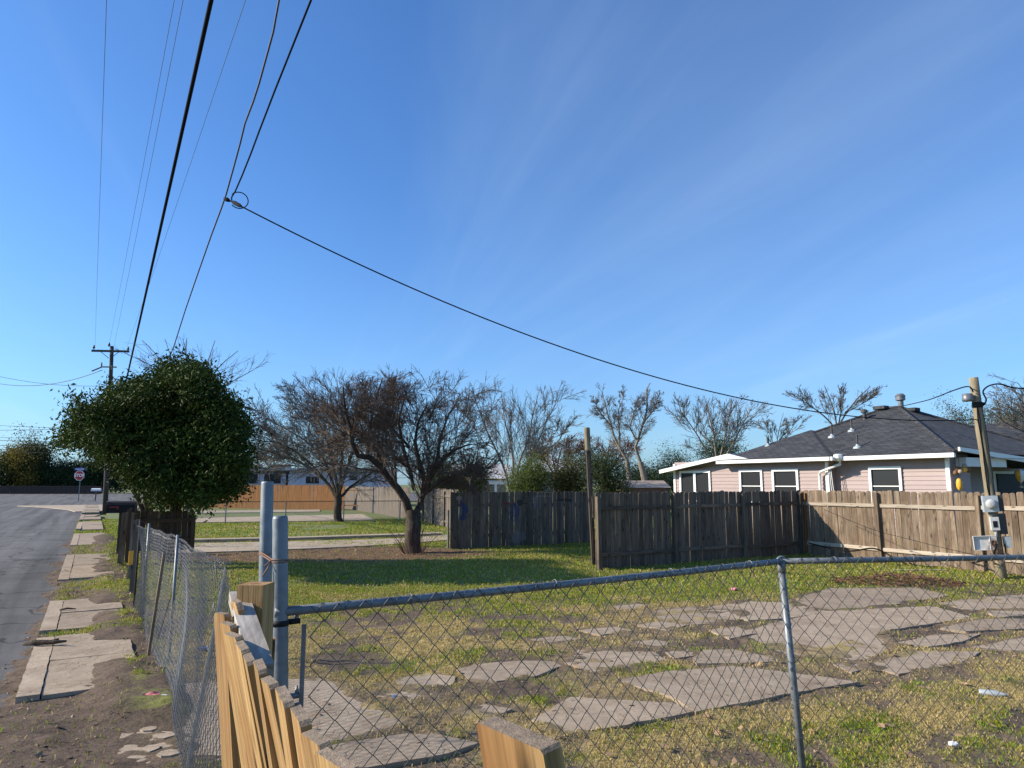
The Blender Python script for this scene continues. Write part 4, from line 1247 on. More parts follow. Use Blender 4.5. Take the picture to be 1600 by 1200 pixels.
# wing roof over the left part
wA0, wz = hitb(1297, 717, -.85); wA1, _ = hitb(1120, 722, -.85)
wE = ze_top
best = None
for b_ in np.arange(.2, 5, .1):
    a_, z_ = hitb(1266, 672, b_)
    zr = ze_top + (b_ + .5) * hz / hd + .12
    if best is None or abs(z_ - zr) < best[0]: best = (abs(z_ - zr), b_, a_, z_)
_, wb, wa, wzz = best
wr = MB(); wr.add([(-.85, wA0, wE), (-.85, wA1, wE), (wb, wa, wzz), (wb + 1.2, wa, wzz - .05), (-.3 + .0, wA0, wE + .0), (wb, wA1 + 2.4, wE), (-.85, wA0, wE - .04), (-.85, wA1, wE - .04)],
                  [(0, 2, 1), (0, 4, 3, 2), (1, 2, 5), (2, 3, 5)])
hpart('wing_roof', wr, 'shingle', uv=True)
# fascias and gutters
hpart('fascia', MB().box((-.5, (aR0 - .5) / 2 - .0, ze + .07), (.11, aR0 + .5, .145)), 'white_trim')
hpart('fascia', MB().box((-.86, (wA0 + wA1) / 2, ze + .068), (.10, wA1 - wA0, .14)), 'white_trim')
hpart('fascia', MB().box((-.62, wA0 - .05, ze + .07), (.5, .1, .14)), 'white_trim')
hpart('porch_ceiling', MB().box((5.0, .6, ze + .012), (7.5, 2.3, .02)), 'soffit')
hpart('soffit', MB().box((-.2, aE / 2, ze - .0), (.55, aE, .02)), 'soffit')
hpart('soffit', MB().box((-.56, (wA0 + wA1) / 2, ze - .004), (.52, wA1 - wA0, .02)), 'soffit')
# downspout at the inner corner
gA, gz = hitb(1312, 716, -.5)
dsp = [Vector((-.5, gA, ze + .02)), Vector((-.5, gA, ze - .14)), Vector((-.52, aL0 + .22, ze - .42)), Vector((-.47, aL0 + .3, ze - .55)), Vector((-.47, aL0 + .3, .3))]
hpart('downspout', MB().tube(dsp, .05, 8), 'white_trim')
hpart('gutter_head', MB().lathe([(.06, -.12), (.17, .0), (.17, .12), (.1, .15)], 10, (-.58, gA, ze + .09)), 'white_trim')
for k in range(3):
    hpart('hanging_pole', MB().tube([(-.42, aL0 - .06 - .06 * k, ze - .25 - .06 * k), (-.46, aL0 - .1 - .1 * k, ze - 1.5)], .014, 6), 'white_trim')
# lean-to at the left end with its white rake
k0, kz0 = hitb(1137, 709, -.85); k1, kz1 = hitb(1030, 734.5, -.85)
dvec = Vector((0, k1 - k0, kz1 - kz0)); nv = Vector((0, -dvec.z, dvec.y)).normalized()
if nv.z < 0: nv = -nv
mb = MB(); mb.prism([Vector((-.87, k0, kz0)), Vector((-.87, k1, kz1)), Vector((-.87, k1, kz1)) - nv * .17, Vector((-.87, k0, kz0)) - nv * .17], (.06, 0, 0))
hpart('rake_board', mb, 'white_trim')
mb = MB(); mb.prism([Vector((-.809, k0, kz0)), Vector((-.809, k1, kz1)), Vector((-.809, k1, kz1)) - nv * .1, Vector((-.809, k0, kz0)) - nv * .1], (5.5, 0, 0))
hpart('lean_to_roof', mb, 'white_paint')
h2a, h2z = hitb(1167, 719, -.9); h3a, h3z = hitb(1118, 722, -.9)
mb = MB(); mb.prism([(-.885, k0, kz0 + .0), (-.885, h2a, wE + .03), (-.885, h3a, wE + .03)], (.12, 0, 0)); hpart('eave_return', mb, 'white_trim')
lz = kz0 + (kz1 - kz0) * ((aL1 - k0) / (k1 - k0)) - .14
mb = MB(); mb.prism([(-.33, aL1 - .05, ze - .15), (-.33, k0 - .3, ze - .15), (-.33, k0 - .3, ze + .05), (-.33, k0, kz0 - .18), (-.33, aL1 - .05, lz)], (.2, 0, 0)); hpart('gable_wall', mb, 'siding')
# porch side
b0_, z0_ = hita(1499, 699, -.5); b1_, z1_ = hita(1600, 717, -.5)
dv = Vector((b1_ - b0_, 0, z1_ - z0_))
s_ = Vector((b0_, -.52, z0_)); e_ = s_ + dv * 1.9
mb = MB(); mb.prism([s_ + Vector((0, 0, .01)), e_ + Vector((0, 0, .12)), e_ - Vector((0, 0, .12)), s_ - Vector((0, 0, .12))], (0, .07, 0)); hpart('porch_fascia', mb, 'white_trim')
mb = MB(); mb.prism([s_ + Vector((0, .08, -.02)), e_ + Vector((0, .08, .1)), e_ + Vector((0, .08, -.0)), s_ + Vector((0, .08, -.1))], (0, 2.0, 0)); hpart('porch_roof', mb, 'shingle', uv=True)
hpart('porch_beam', MB().box((1.7, -.2, ze - .14), (2.6, .35, .3)), 'white_paint')
pb0, _ = hita(1552, 745, 1.55)
df = hpart('doorway', MB().box((pb0 + 1.4, 1.555, 1.2), (2.9, .07, 2.5)), 'white_paint')
hpart('pane', MB().box((pb0 + 1.45, 1.50, 1.2), (2.6, .05, 2.3)), 'black_paint', df)
# roof vents
slope_n = Vector((-hz, 0, hd)).normalized()
def on_front(px, py):
    bb = min(np.arange(-.5, hd - .5, .03), key=lambda q_: abs(hitb(px, py, q_)[1] - (ze_top + (q_ + .5) * hz / hd)))
    return Vector((bb, hitb(px, py, bb)[0], ze_top + (bb + .5) * hz / hd))
for (px, py, hh, rr) in ((1300, 683, .46, .035), (1331, 673.5, .46, .035), (1340, 699, .44, .035), (1205, 697, .34, .05)):
    p_ = on_front(px, py)
    if px < 1220: p_ = Vector((p_.x - .2, p_.y, hitb(px, py, p_.x - .2)[1]))
    v_ = hpart('vent_pipe', MB().tube([p_ - Vector((0, 0, .15)), p_ + Vector((0, 0, hh))], rr, 10).tube([p_ + Vector((0, 0, hh - .02)), p_ + Vector((0, 0, hh + .03))], rr * 1.12, 10), 'grey_cable', roof)
    hpart('vent_flange', MB().lathe([(.16, -.05), (.15, .02), (.06, .07), (.055, .12)], 12, p_), 'meter_grey', roof)
p_ = Vector(on_front(1351, 655))
hpart('vent_hood', MB().lathe([(.07, -.2), (.07, .26), (.13, .28), (.13, .38), (.05, .42)], 12, p_), 'grey_cable', roof)
p_ = Vector(A1) + Vector((.5, .2, -.1))
hpart('flue', MB().lathe([(.11, -.3), (.11, .42), (.19, .45), (.19, .6), (.21, .62), (.12, .72)], 16, p_), 'bright_wire', roof)
hpart('ridge_vent', MB().box(Vector(A2) + Vector((-.12, .15, .04)), (.35, .5, .14)), 'shingle', roof, uv=True)
hpart('ridge_vent', MB().box(Vector(A1) + Vector((.3, -.35, -.12)), (.4, .5, .14)), 'shingle', roof, uv=True)
# porch ornaments
def ornament(name, label, cat, px, py, a, build):
    b_, z_ = hita(px, py, a); w = HW(b_, a, z_)
    t_ = thing(name, label, cat, w); build(t_, w); return t_
def lantern(t_, w):
    put('shade', MB().lathe([(.03, .20), (.07, .16), (.095, .05), (.09, -.08), (.055, -.17), (.02, -.20)], 10).mesh('shade', M['yellow_paint'], True), t_, w)
    put('hanger', MB().tube([(0, 0, .25), (0, 0, .6)], .008, 5).mesh('hanger', M['black_paint']), t_, w)
ornament('hanging_lantern', 'orange hanging lantern on the shaded porch wall', 'lantern', 1499, 757, -.2, lantern)
def chime(t_, w):
    for k in range(7):
        o_ = Vector((random.uniform(-.3, .3), random.uniform(-.1, .1), random.uniform(-.25, .3)))
        put('shell', MB().lathe([(.02, .07), (.07, .03), (.08, -.04), (.03, -.09)], 8, o_).mesh('shell', M[('copper', 'tan_wall', 'yellow_paint')[k % 3]], True), t_, w)
    put('cord', MB().tube([(0, 0, -.3), (0, 0, .42)], .006, 4).mesh('cord', M['black_paint']), t_, w)
ornament('wind_chime', 'cluster of brown and brass wind chimes under the porch eave', 'wind chime', 1499, 731, -.25, chime)
def balloon(t_, w):
    cols = ('yellow_paint', 'red_plastic', 'blue_paint', 'yellow_paint', 'white_paint', 'red_plastic')
    for k in range(6):
        mb = MB(); pr = [(.02, -.24), (.09, -.17), (.17, -.02), (.18, .08), (.13, .19), (.02, .24)]
        vs_, fs = [], []
        for r_, z_ in pr:
            for j in range(3):
                a_ = 2 * math.pi * (k + j / 2) / 6; vs_.append((r_ * math.cos(a_), r_ * math.sin(a_), z_))
        for i in range(len(pr) - 1):
            for j in range(2): fs.append((i * 3 + j, i * 3 + j + 1, i * 3 + j + 4, i * 3 + j + 3))
        mb.add(vs_, fs); put('gore', mb.mesh('gore', M[cols[k]], True), t_, w)
    put('basket', MB().box((0, 0, -.38), (.09, .09, .08)).tube([(.03, 0, -.34), (.03, 0, -.2)], .006, 4).tube([(-.03, 0, -.34), (-.03, 0, -.2)], .006, 4).mesh('basket', M['tan_wall']), t_, w)
ornament('balloon_ornament', 'striped hot air balloon ornament hanging by the dark porch window', 'ornament', 1594, 744, -.45, balloon)

# roof behind the house on the right
g_ = thing('garage', 'low building with dark shingle roof behind the house, cut by the right edge', 'building', atY(1600, 740, 36))
gl_ = Vector(g_.location)
pts = [atY(1520, 664, 40) - gl_, atY(1720, 652, 40) - gl_, atY(1790, 712, 34) - gl_, atY(1560, 712, 34) - gl_]
me = MB().prism(pts, (0, .3, -.25)).mesh('roof', M['shingle']); roof_uv(me); put('roof', me, g_, gl_)
w0, w1_ = atY(1565, 712, 34.4), atY(1780, 712, 34.4)
put('wall', MB().box((w0 + w1_) / 2 - gl_ + Vector((0, 1.5, -(w0.z) / 2 - .1)), ((w1_ - w0).length, 3, w0.z)).mesh('wall', M['siding']), g_, gl_)

# ------------------------------------------------------------------ meter pole
pb_ = at(1566, 905, 0); pt_ = atY(1521, 590, pb_.y - .05)
pole = thing('meter_pole', 'leaning weathered wooden service pole with meter boxes, before the sunlit fence', 'utility pole', (pb_.x, pb_.y, 0))
pl = Vector(pole.location); axp = (pt_ - pb_).normalized()
def onpole(px, py):
    t_ = min(np.arange(0, 1.001, .004), key=lambda q_: abs(proj(pb_.lerp(pt_, q_))[1] - py)); return pb_.lerp(pt_, t_)
put('pole_shaft', pole_tube(pb_ - pl - axp * .2, pt_ - pl, .105, .088, 14, 9, .006).mesh('pole_shaft', M['pole_wood'], True), pole, pl)
FM = frame((1, -.35, 0), axp)                # boxes face the camera, turned a little to the left
def pbox(name, px, py, size, mat, off=(0, -.13, 0), rad=None):
    c_ = onpole(px, py) + FM @ Vector(off)
    mb = MB().box((0, 0, 0), size)
    return put(name, mb.mesh(name, M[mat]), pole, c_, FM), c_
mbx, c_ = pbox('meter_box', 1551, 786, (.27, .13, .33), 'meter_grey', (-.06, -.14, 0))
put('meter_dial', MB().lathe([(.105, 0), (.105, .03), (.085, .075), (.03, .085)], 16, (0, 0, 0), Matrix.Rotation(R_(90), 3, 'X')).mesh('meter_dial', M['box_white'], True), pole, c_ + FM @ Vector((0, -.065, 0)), FM)
pbox('back_plate', 1562, 787, (.16, .03, .33), 'grey_cable', (.12, -.06, 0))
put('conduit', MB().tube([(0, 0, -.2), (0, 0, .0)], .028, 8).lathe([(.035, -.08), (.035, -.03)], 8).mesh('conduit', M['bright_wire'], True), pole, c_ + FM @ Vector((.0, -.0, -.165)), FM)
sb, c2 = pbox('switch_box', 1553, 817, (.15, .09, .27), 'box_white', (-.03, -.14, 0))
put('switch_opening', MB().box((0, 0, 0), (.08, .012, .13)).mesh('switch_opening', M['black_paint']), pole, c2 + FM @ Vector((.0, -.045, -.01)), FM)
put('conduit', MB().tube([(0, 0, -.12), (0, 0, .02)], .026, 8).mesh('conduit', M['box_white'], True), pole, c2 + FM @ Vector((.0, 0, -.15)), FM)
# open telephone box with its door swung out to the left
ob, c3 = pbox('junction_box', 1556, 846, (.12, .09, .29), 'box_white', (-.10, -.13, 0))
dm = MB().box((0, .02, 0), (.30, .008, .29))
for s_ in ((0, 0, .142, .30, .05, .008), (0, 0, -.142, .30, .05, .008), (-.147, 0, 0, .008, .05, .29), (.147, 0, 0, .008, .05, .29)):
    dm.box((s_[0], s_[1], s_[2]), (s_[3], s_[4], s_[5]))
put('box_door', dm.mesh('box_door', M['box_white']), pole, c3 + FM @ Vector((-.215, -.03, .0)), FM)
pbox('terminal_block', 1556, 846, (.07, .03, .1), 'black_paint', (-.10, -.185, 0))
pbox('grey_box', 1566, 846, (.13, .1, .22), 'meter_grey', (.17, -.06, 0))
pbox('breaker_box', 1563, 822, (.14, .12, .42), 'grey_cable', (.13, -.03, .05))
mb = MB()
for k in range(9):
    s0_ = c3 + FM @ Vector((random.uniform(-.05, .05), -.07, random.uniform(-.1, .1))) - pl
    pts = [s0_]
    for j in range(6): pts.append(pts[-1] + FM @ Vector((random.gauss(.015, .05), random.gauss(-.005, .02), random.gauss(-.06, .05))))
    mb.tube(pts, .006, 5)
put('loose_wires', mb.mesh('loose_wires', M['copper'], True), pole, pl)
# drip lamp, insulator brackets and cables running down the pole
pu = onpole(1524, 622)
put('lamp', MB().lathe([(.04, .09), (.10, .08), (.11, -.05), (.10, -.08), (.03, -.08)], 14, (0, 0, 0)).box((.13, 0, .03), (.12, .04, .03)).mesh('lamp', M['bright_wire'], True), pole, pu + Vector((-.22, -.05, 0)))
pu2 = onpole(1530, 633)
put('clamp', MB().lathe([(.098, -.06), (.103, -.05), (.103, .05), (.098, .06)], 14).box((.11, -.02, .02), (.07, .08, .05)).mesh('clamp', M['black_paint'], True), pole, pu2, FM)
for (dx, r_) in ((-.045, .011), (-.02, .009), (.07, .008)):
    pts = []
    for py in np.linspace(636, 782, 8):
        pts.append(onpole(1540, py) + FM @ Vector((dx + random.uniform(-.012, .012), -.095, 0)) - pl)
    put('riser_cable', MB().tube(pts, r_, 6).mesh('riser_cable', M['black_rubber'], True), pole, pl)
# cables drooping from the pole foot to the fence
def free_cable(name, label, pts, r, mat='black_rubber', n=6, group=None):
    pts = [Vector(p_) for p_ in pts]; out = []
    for i in range(len(pts) - 1):
        p0, p1, p2, p3 = pts[max(i - 1, 0)], pts[i], pts[i + 1], pts[min(i + 2, len(pts) - 1)]
        for j in range(8):
            t_ = j / 8; out.append(.5 * ((2 * p1) + (p2 - p0) * t_ + (2 * p0 - 5 * p1 + 4 * p2 - p3) * t_ ** 2 + (3 * p1 - p0 - 3 * p2 + p3) * t_ ** 3))
    out.append(pts[-1]); c_ = out[len(out) // 2]
    o_ = put(name, MB().tube([p_ - c_ for p_ in out], r, n).mesh(name, M[mat], True), None, c_)
    return tag(o_, label, 'cable', group)
free_cable('loose_cable', 'thick black cable drooping along the foot of the sunlit fence to the meter pole',
    [atY(1262, 848, 19.6), atY(1300, 857, 18.9), atY(1330, 861, 18.2), atY(1365, 857, 17.4), at(1392, 868, .1), at(1440, 885, .04), at(1500, 882, .05), atY(1545, 872, 15.0), atY(1558, 850, 14.7)], .018)
free_cable('thin_wire', 'thin wire hanging in a shallow line across the sunlit fence', [atY(1290, 797, 19.0), atY(1360, 826, 17.6), atY(1430, 845, 16.3), atY(1500, 862, 15.4), atY(1552, 872, 14.8)], .006)
free_cable('loose_cable', 'black cable trailing on the ground right of the meter pole', [atY(1570, 850, 14.6), at(1575, 880, .12), at(1590, 900, .03), at(1640, 905, .03)], .015)

# ------------------------------------------------------------------ street: far pole, wires
ub = Vector((atY(173, 600, 48).x, 48, 0)); ut = atY(175, 541, 48); ux = atY(171, 600, 48).x
up_ = thing('utility_pole', 'distant wooden utility pole with crossarm above the evergreen', 'utility pole', (atY(165, 790, 48).x, 48, 0))
ul = Vector(up_.location)
put('pole_shaft', pole_tube((0, 0, -.1), ut - ul, .17, .12, 12, 6, 0).mesh('pole_shaft', M['dark_pole'], True), up_, ul)
za = atY(173, 549, 48).z
put('crossarm', MB().box((0, 0, 0), (2.42, .11, .14)).mesh('crossarm', M['dark_pole']), up_, Vector((ut.x - .02, 47.9, za)), frame((1, .12, -.025)))
for dx in (-1.1, 1.1, -.14):
    zz = .07 - (dx * .025); hgt = 1.0 if abs(dx) > .5 else 1.6
    put('insulator', MB().lathe([(.03, 0), (.04, .06), (.09, .1), (.09, .16), (.05, .2), (.06, .26), (.02, .3)], 8).mesh('insulator', M['grey_cable'], True), up_, Vector((ut.x + dx, 47.9 + dx * .12, za + zz + (0 if abs(dx) > .5 else .22))))
for s_ in (-1, 1):
    put('brace', MB().tube([(.62 * s_, 0, -.06), (.06 * s_, 0, -.5)], .022, 5).mesh('brace', M['dark_pole']), up_, Vector((ut.x - .02, 47.86, za)))
zb = atY(173, 574, 48).z
put('bracket', MB().box((0, 0, 0), (1.0, .1, .08)).lathe([(.04, 0), (.06, .1), (.03, .28)], 8, (-.48, 0, .04)).lathe([(.06, -.2), (.06, .1)], 8, (.2, 0, 0)).mesh('bracket', M['pole_wood']), up_, Vector((ut.x - .02, 47.85, zb)), frame((1, .1, .12)))
put('cutout', MB().tube([(-.5, 0, 0), (-1.15, 0, -.28)], .045, 6).mesh('cutout', M['black_paint']), up_, Vector((ut.x, 47.85, zb)))

def span_wire(label, P0, P1, r, sag, mat='black_rubber', name='overhead_wire', group=None, n=30, sides=6):
    P0, P1 = Vector(P0), Vector(P1); pts = []
    for i in range(n + 1):
        t_ = i / n; pts.append(P0.lerp(P1, t_) - Vector((0, 0, 4 * sag * t_ * (1 - t_))))
    c_ = pts[n // 2]
    o_ = put(name, MB().tube([p_ - c_ for p_ in pts], r, sides).mesh(name, M[mat], True), None, c_)
    return tag(o_, label, 'overhead wire', group)
def through(pxA, pxB, l, s0=-12.0, s1=55.0):
    """straight span at lateral offset l whose line passes two sightings"""
    A, B = atL(*pxA, l), atL(*pxB, l); sa, sb = A.dot(SD), B.dot(SD)
    f_ = lambda s: A.z + (B.z - A.z) * (s - sa) / (sb - sa)
    return SL(s0, l, f_(s0)), SL(s1, l, f_(s1))
arm_l = lambda dx: Vector((ut.x + dx, 47.9, 0)).dot(RD)
s_end = Vector((ut.x, 47.9, 0)).dot(SD)
for (lab, dx, px0, zofs) in (('thin power line far left, running to the left end of the crossarm', -1.1, 167, .35), ('thin power line of the close middle pair, nearer the street', -.14, 272, .6),
                    ('thin power line of the close middle pair, nearer the thick cable', .12, 283, -.2), ('thin power line right of the thick cable, to the right end of the crossarm', 1.1, 381, .35)):
    d_ = Vector(ray(px0, 0)); k = 9.35 / d_.z; P = EY + d_ * k
    Q = Vector((ut.x + dx, 47.9, za + zofs))
    P2 = P + (P - Q).normalized() * 22; P2.z = P.z + .3
    span_wire(lab, P2, Q, .0055 if dx > -.5 else .006, .35, 'grey_cable', group='power lines along the street')
# thick communications cable
lc0 = .92
zz = [atL(330, 0, lc0), atL(243, 391, lc0), atL(196, 600, lc0)]
ss = np.array([p_.dot(SD) for p_ in zz]); co = np.polyfit(ss, np.array([p_.z for p_ in zz]), 2)
s_ = np.concatenate([np.linspace(-14, ss[2], 40), np.linspace(ss[2] + 2, 54, 10)])
pts = [SL(q, lc0, float(np.polyval(co, min(q, ss[2])))) if q <= ss[2] else SL(q, lc0, float(np.polyval(co, ss[2])) + (q - ss[2]) * .02) for q in s_]
c_ = pts[20]
tag(put('thick_cable', MB().tube([p_ - c_ for p_ in pts], .030, 8).mesh('thick_cable', M['black_rubber'], True), None, c_), 'thick black bundled cable sweeping down the street overhead', 'overhead wire')
# kinked service wire with the splice
ls = 1.5
pxs = [(462, -90), (446, -40), (436, 0), (427, 50), (405, 130), (396, 158), (383, 192), (375, 225), (365, 262), (353, 305), (345, 328), (330, 368), (310, 425), (290, 483), (272, 540), (262, 566)]
pts = [atL(x, y, ls) for x, y in pxs]
c_ = pts[9]
sw = tag(put('service_wire', MB().tube([p_ - c_ for p_ in pts], .0125, 6).mesh('service_wire', M['grey_cable'], True), None, c_), 'kinked wrapped service wire running above the evergreen, with the splice on it', 'overhead wire')
spl = atL(352, 311, ls)
pts = [atL(x, y, ls + .06) for x, y in ((512, -70), (486, 0), (458, 70), (430, 140), (405, 205), (392, 240), (378, 275), (368, 298), (362, 308), (362, 314), (368, 318))]
c_ = pts[5]
tag(put('service_wire', MB().tube([p_ - c_ for p_ in pts], .011, 6).mesh('service_wire', M['black_rubber'], True), None, c_), 'black service wire coming down from the top edge to the coiled splice', 'overhead wire')
D = spl.y
j0 = atL(367, 318, ls + .06); jt = onpole(1534, 655)
sp_ = thing('cable_splice', 'black cable splice with a round loop of spare wire hanging from the service wire', 'splice', j0)
jl = Vector(j0)
put('clamp', MB().tube([spl - jl, atL(355, 312, ls) - jl, atL(361, 315, ls + .05) - jl], [.03, .035, .006], 8).mesh('clamp', M['black_rubber'], True), sp_, jl)
a_, e_ = atL(363, 315, ls + .06) - jl, atL(378, 323, ls + .06) - jl
put('sleeve', MB().tube([a_, a_.lerp(e_, .3), a_.lerp(e_, .7), e_], [.018, .034, .03, .012], 10).mesh('sleeve', M['black_rubber'], True), sp_, jl)
rc_ = atL(373.5, 313, ls + .06) - jl
vd_ = (atL(373.5, 313, ls + .06) - EY).normalized(); rx = vd_.cross(Vector((0, 0, 1))).normalized(); ry = rx.cross(vd_)
put('loop', MB().tube([rc_ + rx * (.125 * math.cos(q)) + ry * (.115 * math.sin(q)) for q in np.linspace(-2.4, 2.5, 28)], .0075, 6).mesh('loop', M['black_rubber'], True), sp_, jl)
# service drop from the splice down to the meter pole
P0, P1 = atL(378, 323, ls + .06), jt
A = np.array([P0.x, P0.y, P0.z]); B = np.array([P1.x, P1.y, P1.z])
best = min(np.arange(0, 2.2, .02), key=lambda sg_: abs(min((proj(P0.lerp(P1, t_) - Vector((0, 0, 4 * sg_ * t_ * (1 - t_)))) for t_ in np.linspace(.02, .98, 120)), key=lambda q_: abs(q_[0] - 800))[1] - 514))
span_wire('long black service drop sagging from the splice to the pole by the house', P0, P1, .010, float(best), 'black_rubber', 'service_drop', n=50)
# wires at the meter pole head
h1 = onpole(1525, 606)
free_cable('service_cable', 'twisted cable from the pole head down to the house ridge', [atY(1412, 634, 27), atY(1450, 625, 22), atY(1490, 610, 17.0), atY(1513, 604, h1.y - .1), h1 + Vector((-.1, -.08, -.1))], .014)
free_cable('service_cable', 'twisted cable looping from the pole head out past the right edge', [atY(1536, 634, h1.y - .12), atY(1541, 625, h1.y - .15), atY(1536, 612, h1.y - .15), atY(1545, 603, h1.y - .1), atY(1562, 600, h1.y), atY(1585, 606, h1.y + .2), atY(1625, 608, h1.y + 1)], .016)
# lines crossing at the far left
for k, (y0, y1, Y) in enumerate(((573, 603, 60), (583, 578, 50), (672, 655, 62), (664, 671, 70), (688, 690, 75), (696, 698, 76), (683, 687, 74), (704, 712, 80))):
    dy = ('lowest', '')[0]
    lab = ('faint wire sloping down from the upper left edge toward the far pole', 'sagging wire from the left edge up to the far pole bracket', 'wire rising to the right behind the evergreen, low at left', 'upper faint wire above the far hedge',
           'thick pair upper wire above the far hedge', 'lowest thick wire above the far hedge', 'thin wire between the thick pair above the far hedge', 'faintest wire just above the far tree tops')[k]
    x1 = 160 if k < 2 else 330
    P0 = atY(-60, y0 - (2 if k > 2 else 0), Y); P1 = atY(x1, y1, Y if k != 1 else 47.9)
    span_wire(lab, P0, P1, .022 if k not in (4, 5) else .034, (.5, 1.0, .3, .2, .2, .2, .2, .2)[k], 'grey_cable', group='lines crossing at the far left', sides=4)

# ------------------------------------------------------------------ stop sign, mailboxes
sb_ = at(122, 783.5, .04); SY = sb_.y
t = thing('stop_sign', 'red octagonal STOP sign with a blue street name blade on top, at the junction', 'stop sign', (sb_.x, sb_.y, 0)); tl_ = Vector(t.location)
cz = atY(124, 743, SY); rr_ = abs(atY(131.6, 743, SY).x - cz.x)
put('sign_post', MB().box(Vector((0, .04, (cz.z + .9) / 2)), (.07, .05, cz.z + 1.0)).mesh('sign_post', M['steel']), t, tl_)
def octo(r_, y, d_): return [Vector((r_ / math.cos(R_(22.5)) * math.cos(R_(22.5 + 45 * k)), y, r_ / math.cos(R_(22.5)) * math.sin(R_(22.5 + 45 * k)))) for k in range(8)]
put('border', MB().prism(octo(rr_, 0, 0), (0, .02, 0)).mesh('border', M['white_trim']), t, cz)
put('face', MB().prism(octo(rr_ * .90, -.012, 0), (0, .01, 0)).mesh('face', M['sign_red']), t, cz)
fc = bpy.data.curves.new('STOP', 'FONT'); fc.body = 'STOP'; fc.size = rr_ * .86; fc.align_x = 'CENTER'; fc.align_y = 'CENTER'; fc.extrude = .004; fc.offset = .012
fo = bpy.data.objects.new('lettering', fc); C.objects.link(fo); bpy.context.view_layer.update()
me = bpy.data.meshes.new_from_object(fo.evaluated_get(bpy.context.evaluated_depsgraph_get())); bpy.data.objects.remove(fo)
me.materials.clear(); me.materials.append(M['white_trim'])
put('lettering', me, t, cz + Vector((0, -.018, 0)), Matrix.Rotation(R_(90), 3, 'X'))
bz = cz + Vector((.06, 0, rr_ + .17))
put('name_blade', MB().box((0, 0, 0), (1.28, .02, .27)).mesh('name_blade', M['blue_paint']), t, bz)
mb = MB(); x = -.50
for k in range(9):                                     # the name is too small to read: strokes only
    w_ = random.uniform(.045, .07); mb.box((x + w_ / 2, -.013, -.02 + random.uniform(-.01, .02)), (w_, .006, random.uniform(.12, .17))); x += w_ + .045
put('blade_strokes', mb.mesh('blade_strokes', M['white_trim']), t, bz)

def mailbox(label, base, topz, L, W, H, body, ax, post, flag=None, door_open=False, ph=None):
    t_ = thing('mailbox', label, 'mailbox', base); bl_ = Vector(base)
    Fm = frame(ax)
    prof = [(-W / 2, 0), (W / 2, 0), (W / 2, H * .55)] + [(W / 2 * math.cos(q), H * .55 + H * .45 * math.sin(q)) for q in np.linspace(.3, math.pi - .3, 7)] + [(-W / 2, H * .55)]
    put('body', MB().prism([(-L / 2, y_, z_) for y_, z_ in prof], (L, 0, 0)).mesh('body', M[body]), t_, bl_ + Vector((0, 0, topz - H)), Fm)
    put('post', MB().box((0, 0, (topz - H) / 2), (ph or .1, ph or .1, topz - H)).mesh('post', M[post]), t_, bl_, Fm)
    dr = MB().box((0, 0, H * .45), (.012, W, H * .9))
    if door_open:
        put('door', dr.mesh('door', M[body]), t_, bl_ + Vector((0, 0, topz - H)) + Fm @ Vector((-L / 2 - .01, 0, 0)), Fm @ Matrix.Rotation(R_(-108), 3, 'Y'))
        put('rim', MB().box((-L / 2, 0, H * .98), (.02, W * .8, .015)).mesh('rim', M['white_paint']), t_, bl_ + Vector((0, 0, topz - H)), Fm)
    else:
        put('door', dr.mesh('door', M[body]), t_, bl_ + Vector((0, 0, topz - H)) + Fm @ Vector((-L / 2 - .01, 0, 0)), Fm)
    if flag:
        put('flag', MB().box((-L * .28, -W / 2 - .008, H * .5), (.13 * L / .5, .008, .03)).box((-L * .10, -W / 2 - .008, H * .44), (.05, .008, .07)).mesh('flag', M['red_plastic']), t_, bl_ + Vector((0, 0, topz - H)), Fm)
    return t_
mbse = at(183, 868, 0); mz = atY(190, 783, mbse.y).z
mailbox('black mailbox with red flag and open door, under the evergreen by the sidewalk', Vector((atY(191, 790, mbse.y).x, mbse.y, 0)), mz, .72, .27, .32, 'black_paint', RD * .9 - SD * .28, 'dark_pole', True, True)
m2 = at(149, 782, 0); mz2 = atY(149, 763, m2.y).z
mailbox('small white mailbox on a thin post by the far junction', m2, mz2, 1.0, .35, .32, 'white_paint', (1, .1, 0), 'soil_brick')
# far fence and building behind the junction
h0 = at(-200, 768.5, 0); h0.y = 128
t = thing('brown_fence', 'long low brown fence beyond the cross road at far left', 'fence', (atY(0, 760, 133).x, 133, 0)); tl_ = Vector(t.location)
x0, x1 = atY(-220, 760, 133).x - tl_.x, atY(158, 760, 133).x - tl_.x
mb = MB(); x = x0
while x < x1: mb.box((x + .24, random.uniform(-.02, .02), .75), (.47, .05, 1.5 + random.uniform(-.03, .03))); x += .5
tag(put('fence_boards', mb.mesh('fence_boards', M['dark_brown']), t, tl_), kind='stuff')
put('top_rail', MB().box(((x0 + x1) / 2, -.06, 1.35), (x1 - x0, .06, .1)).mesh('top_rail', M['dark_brown']), t, tl_)

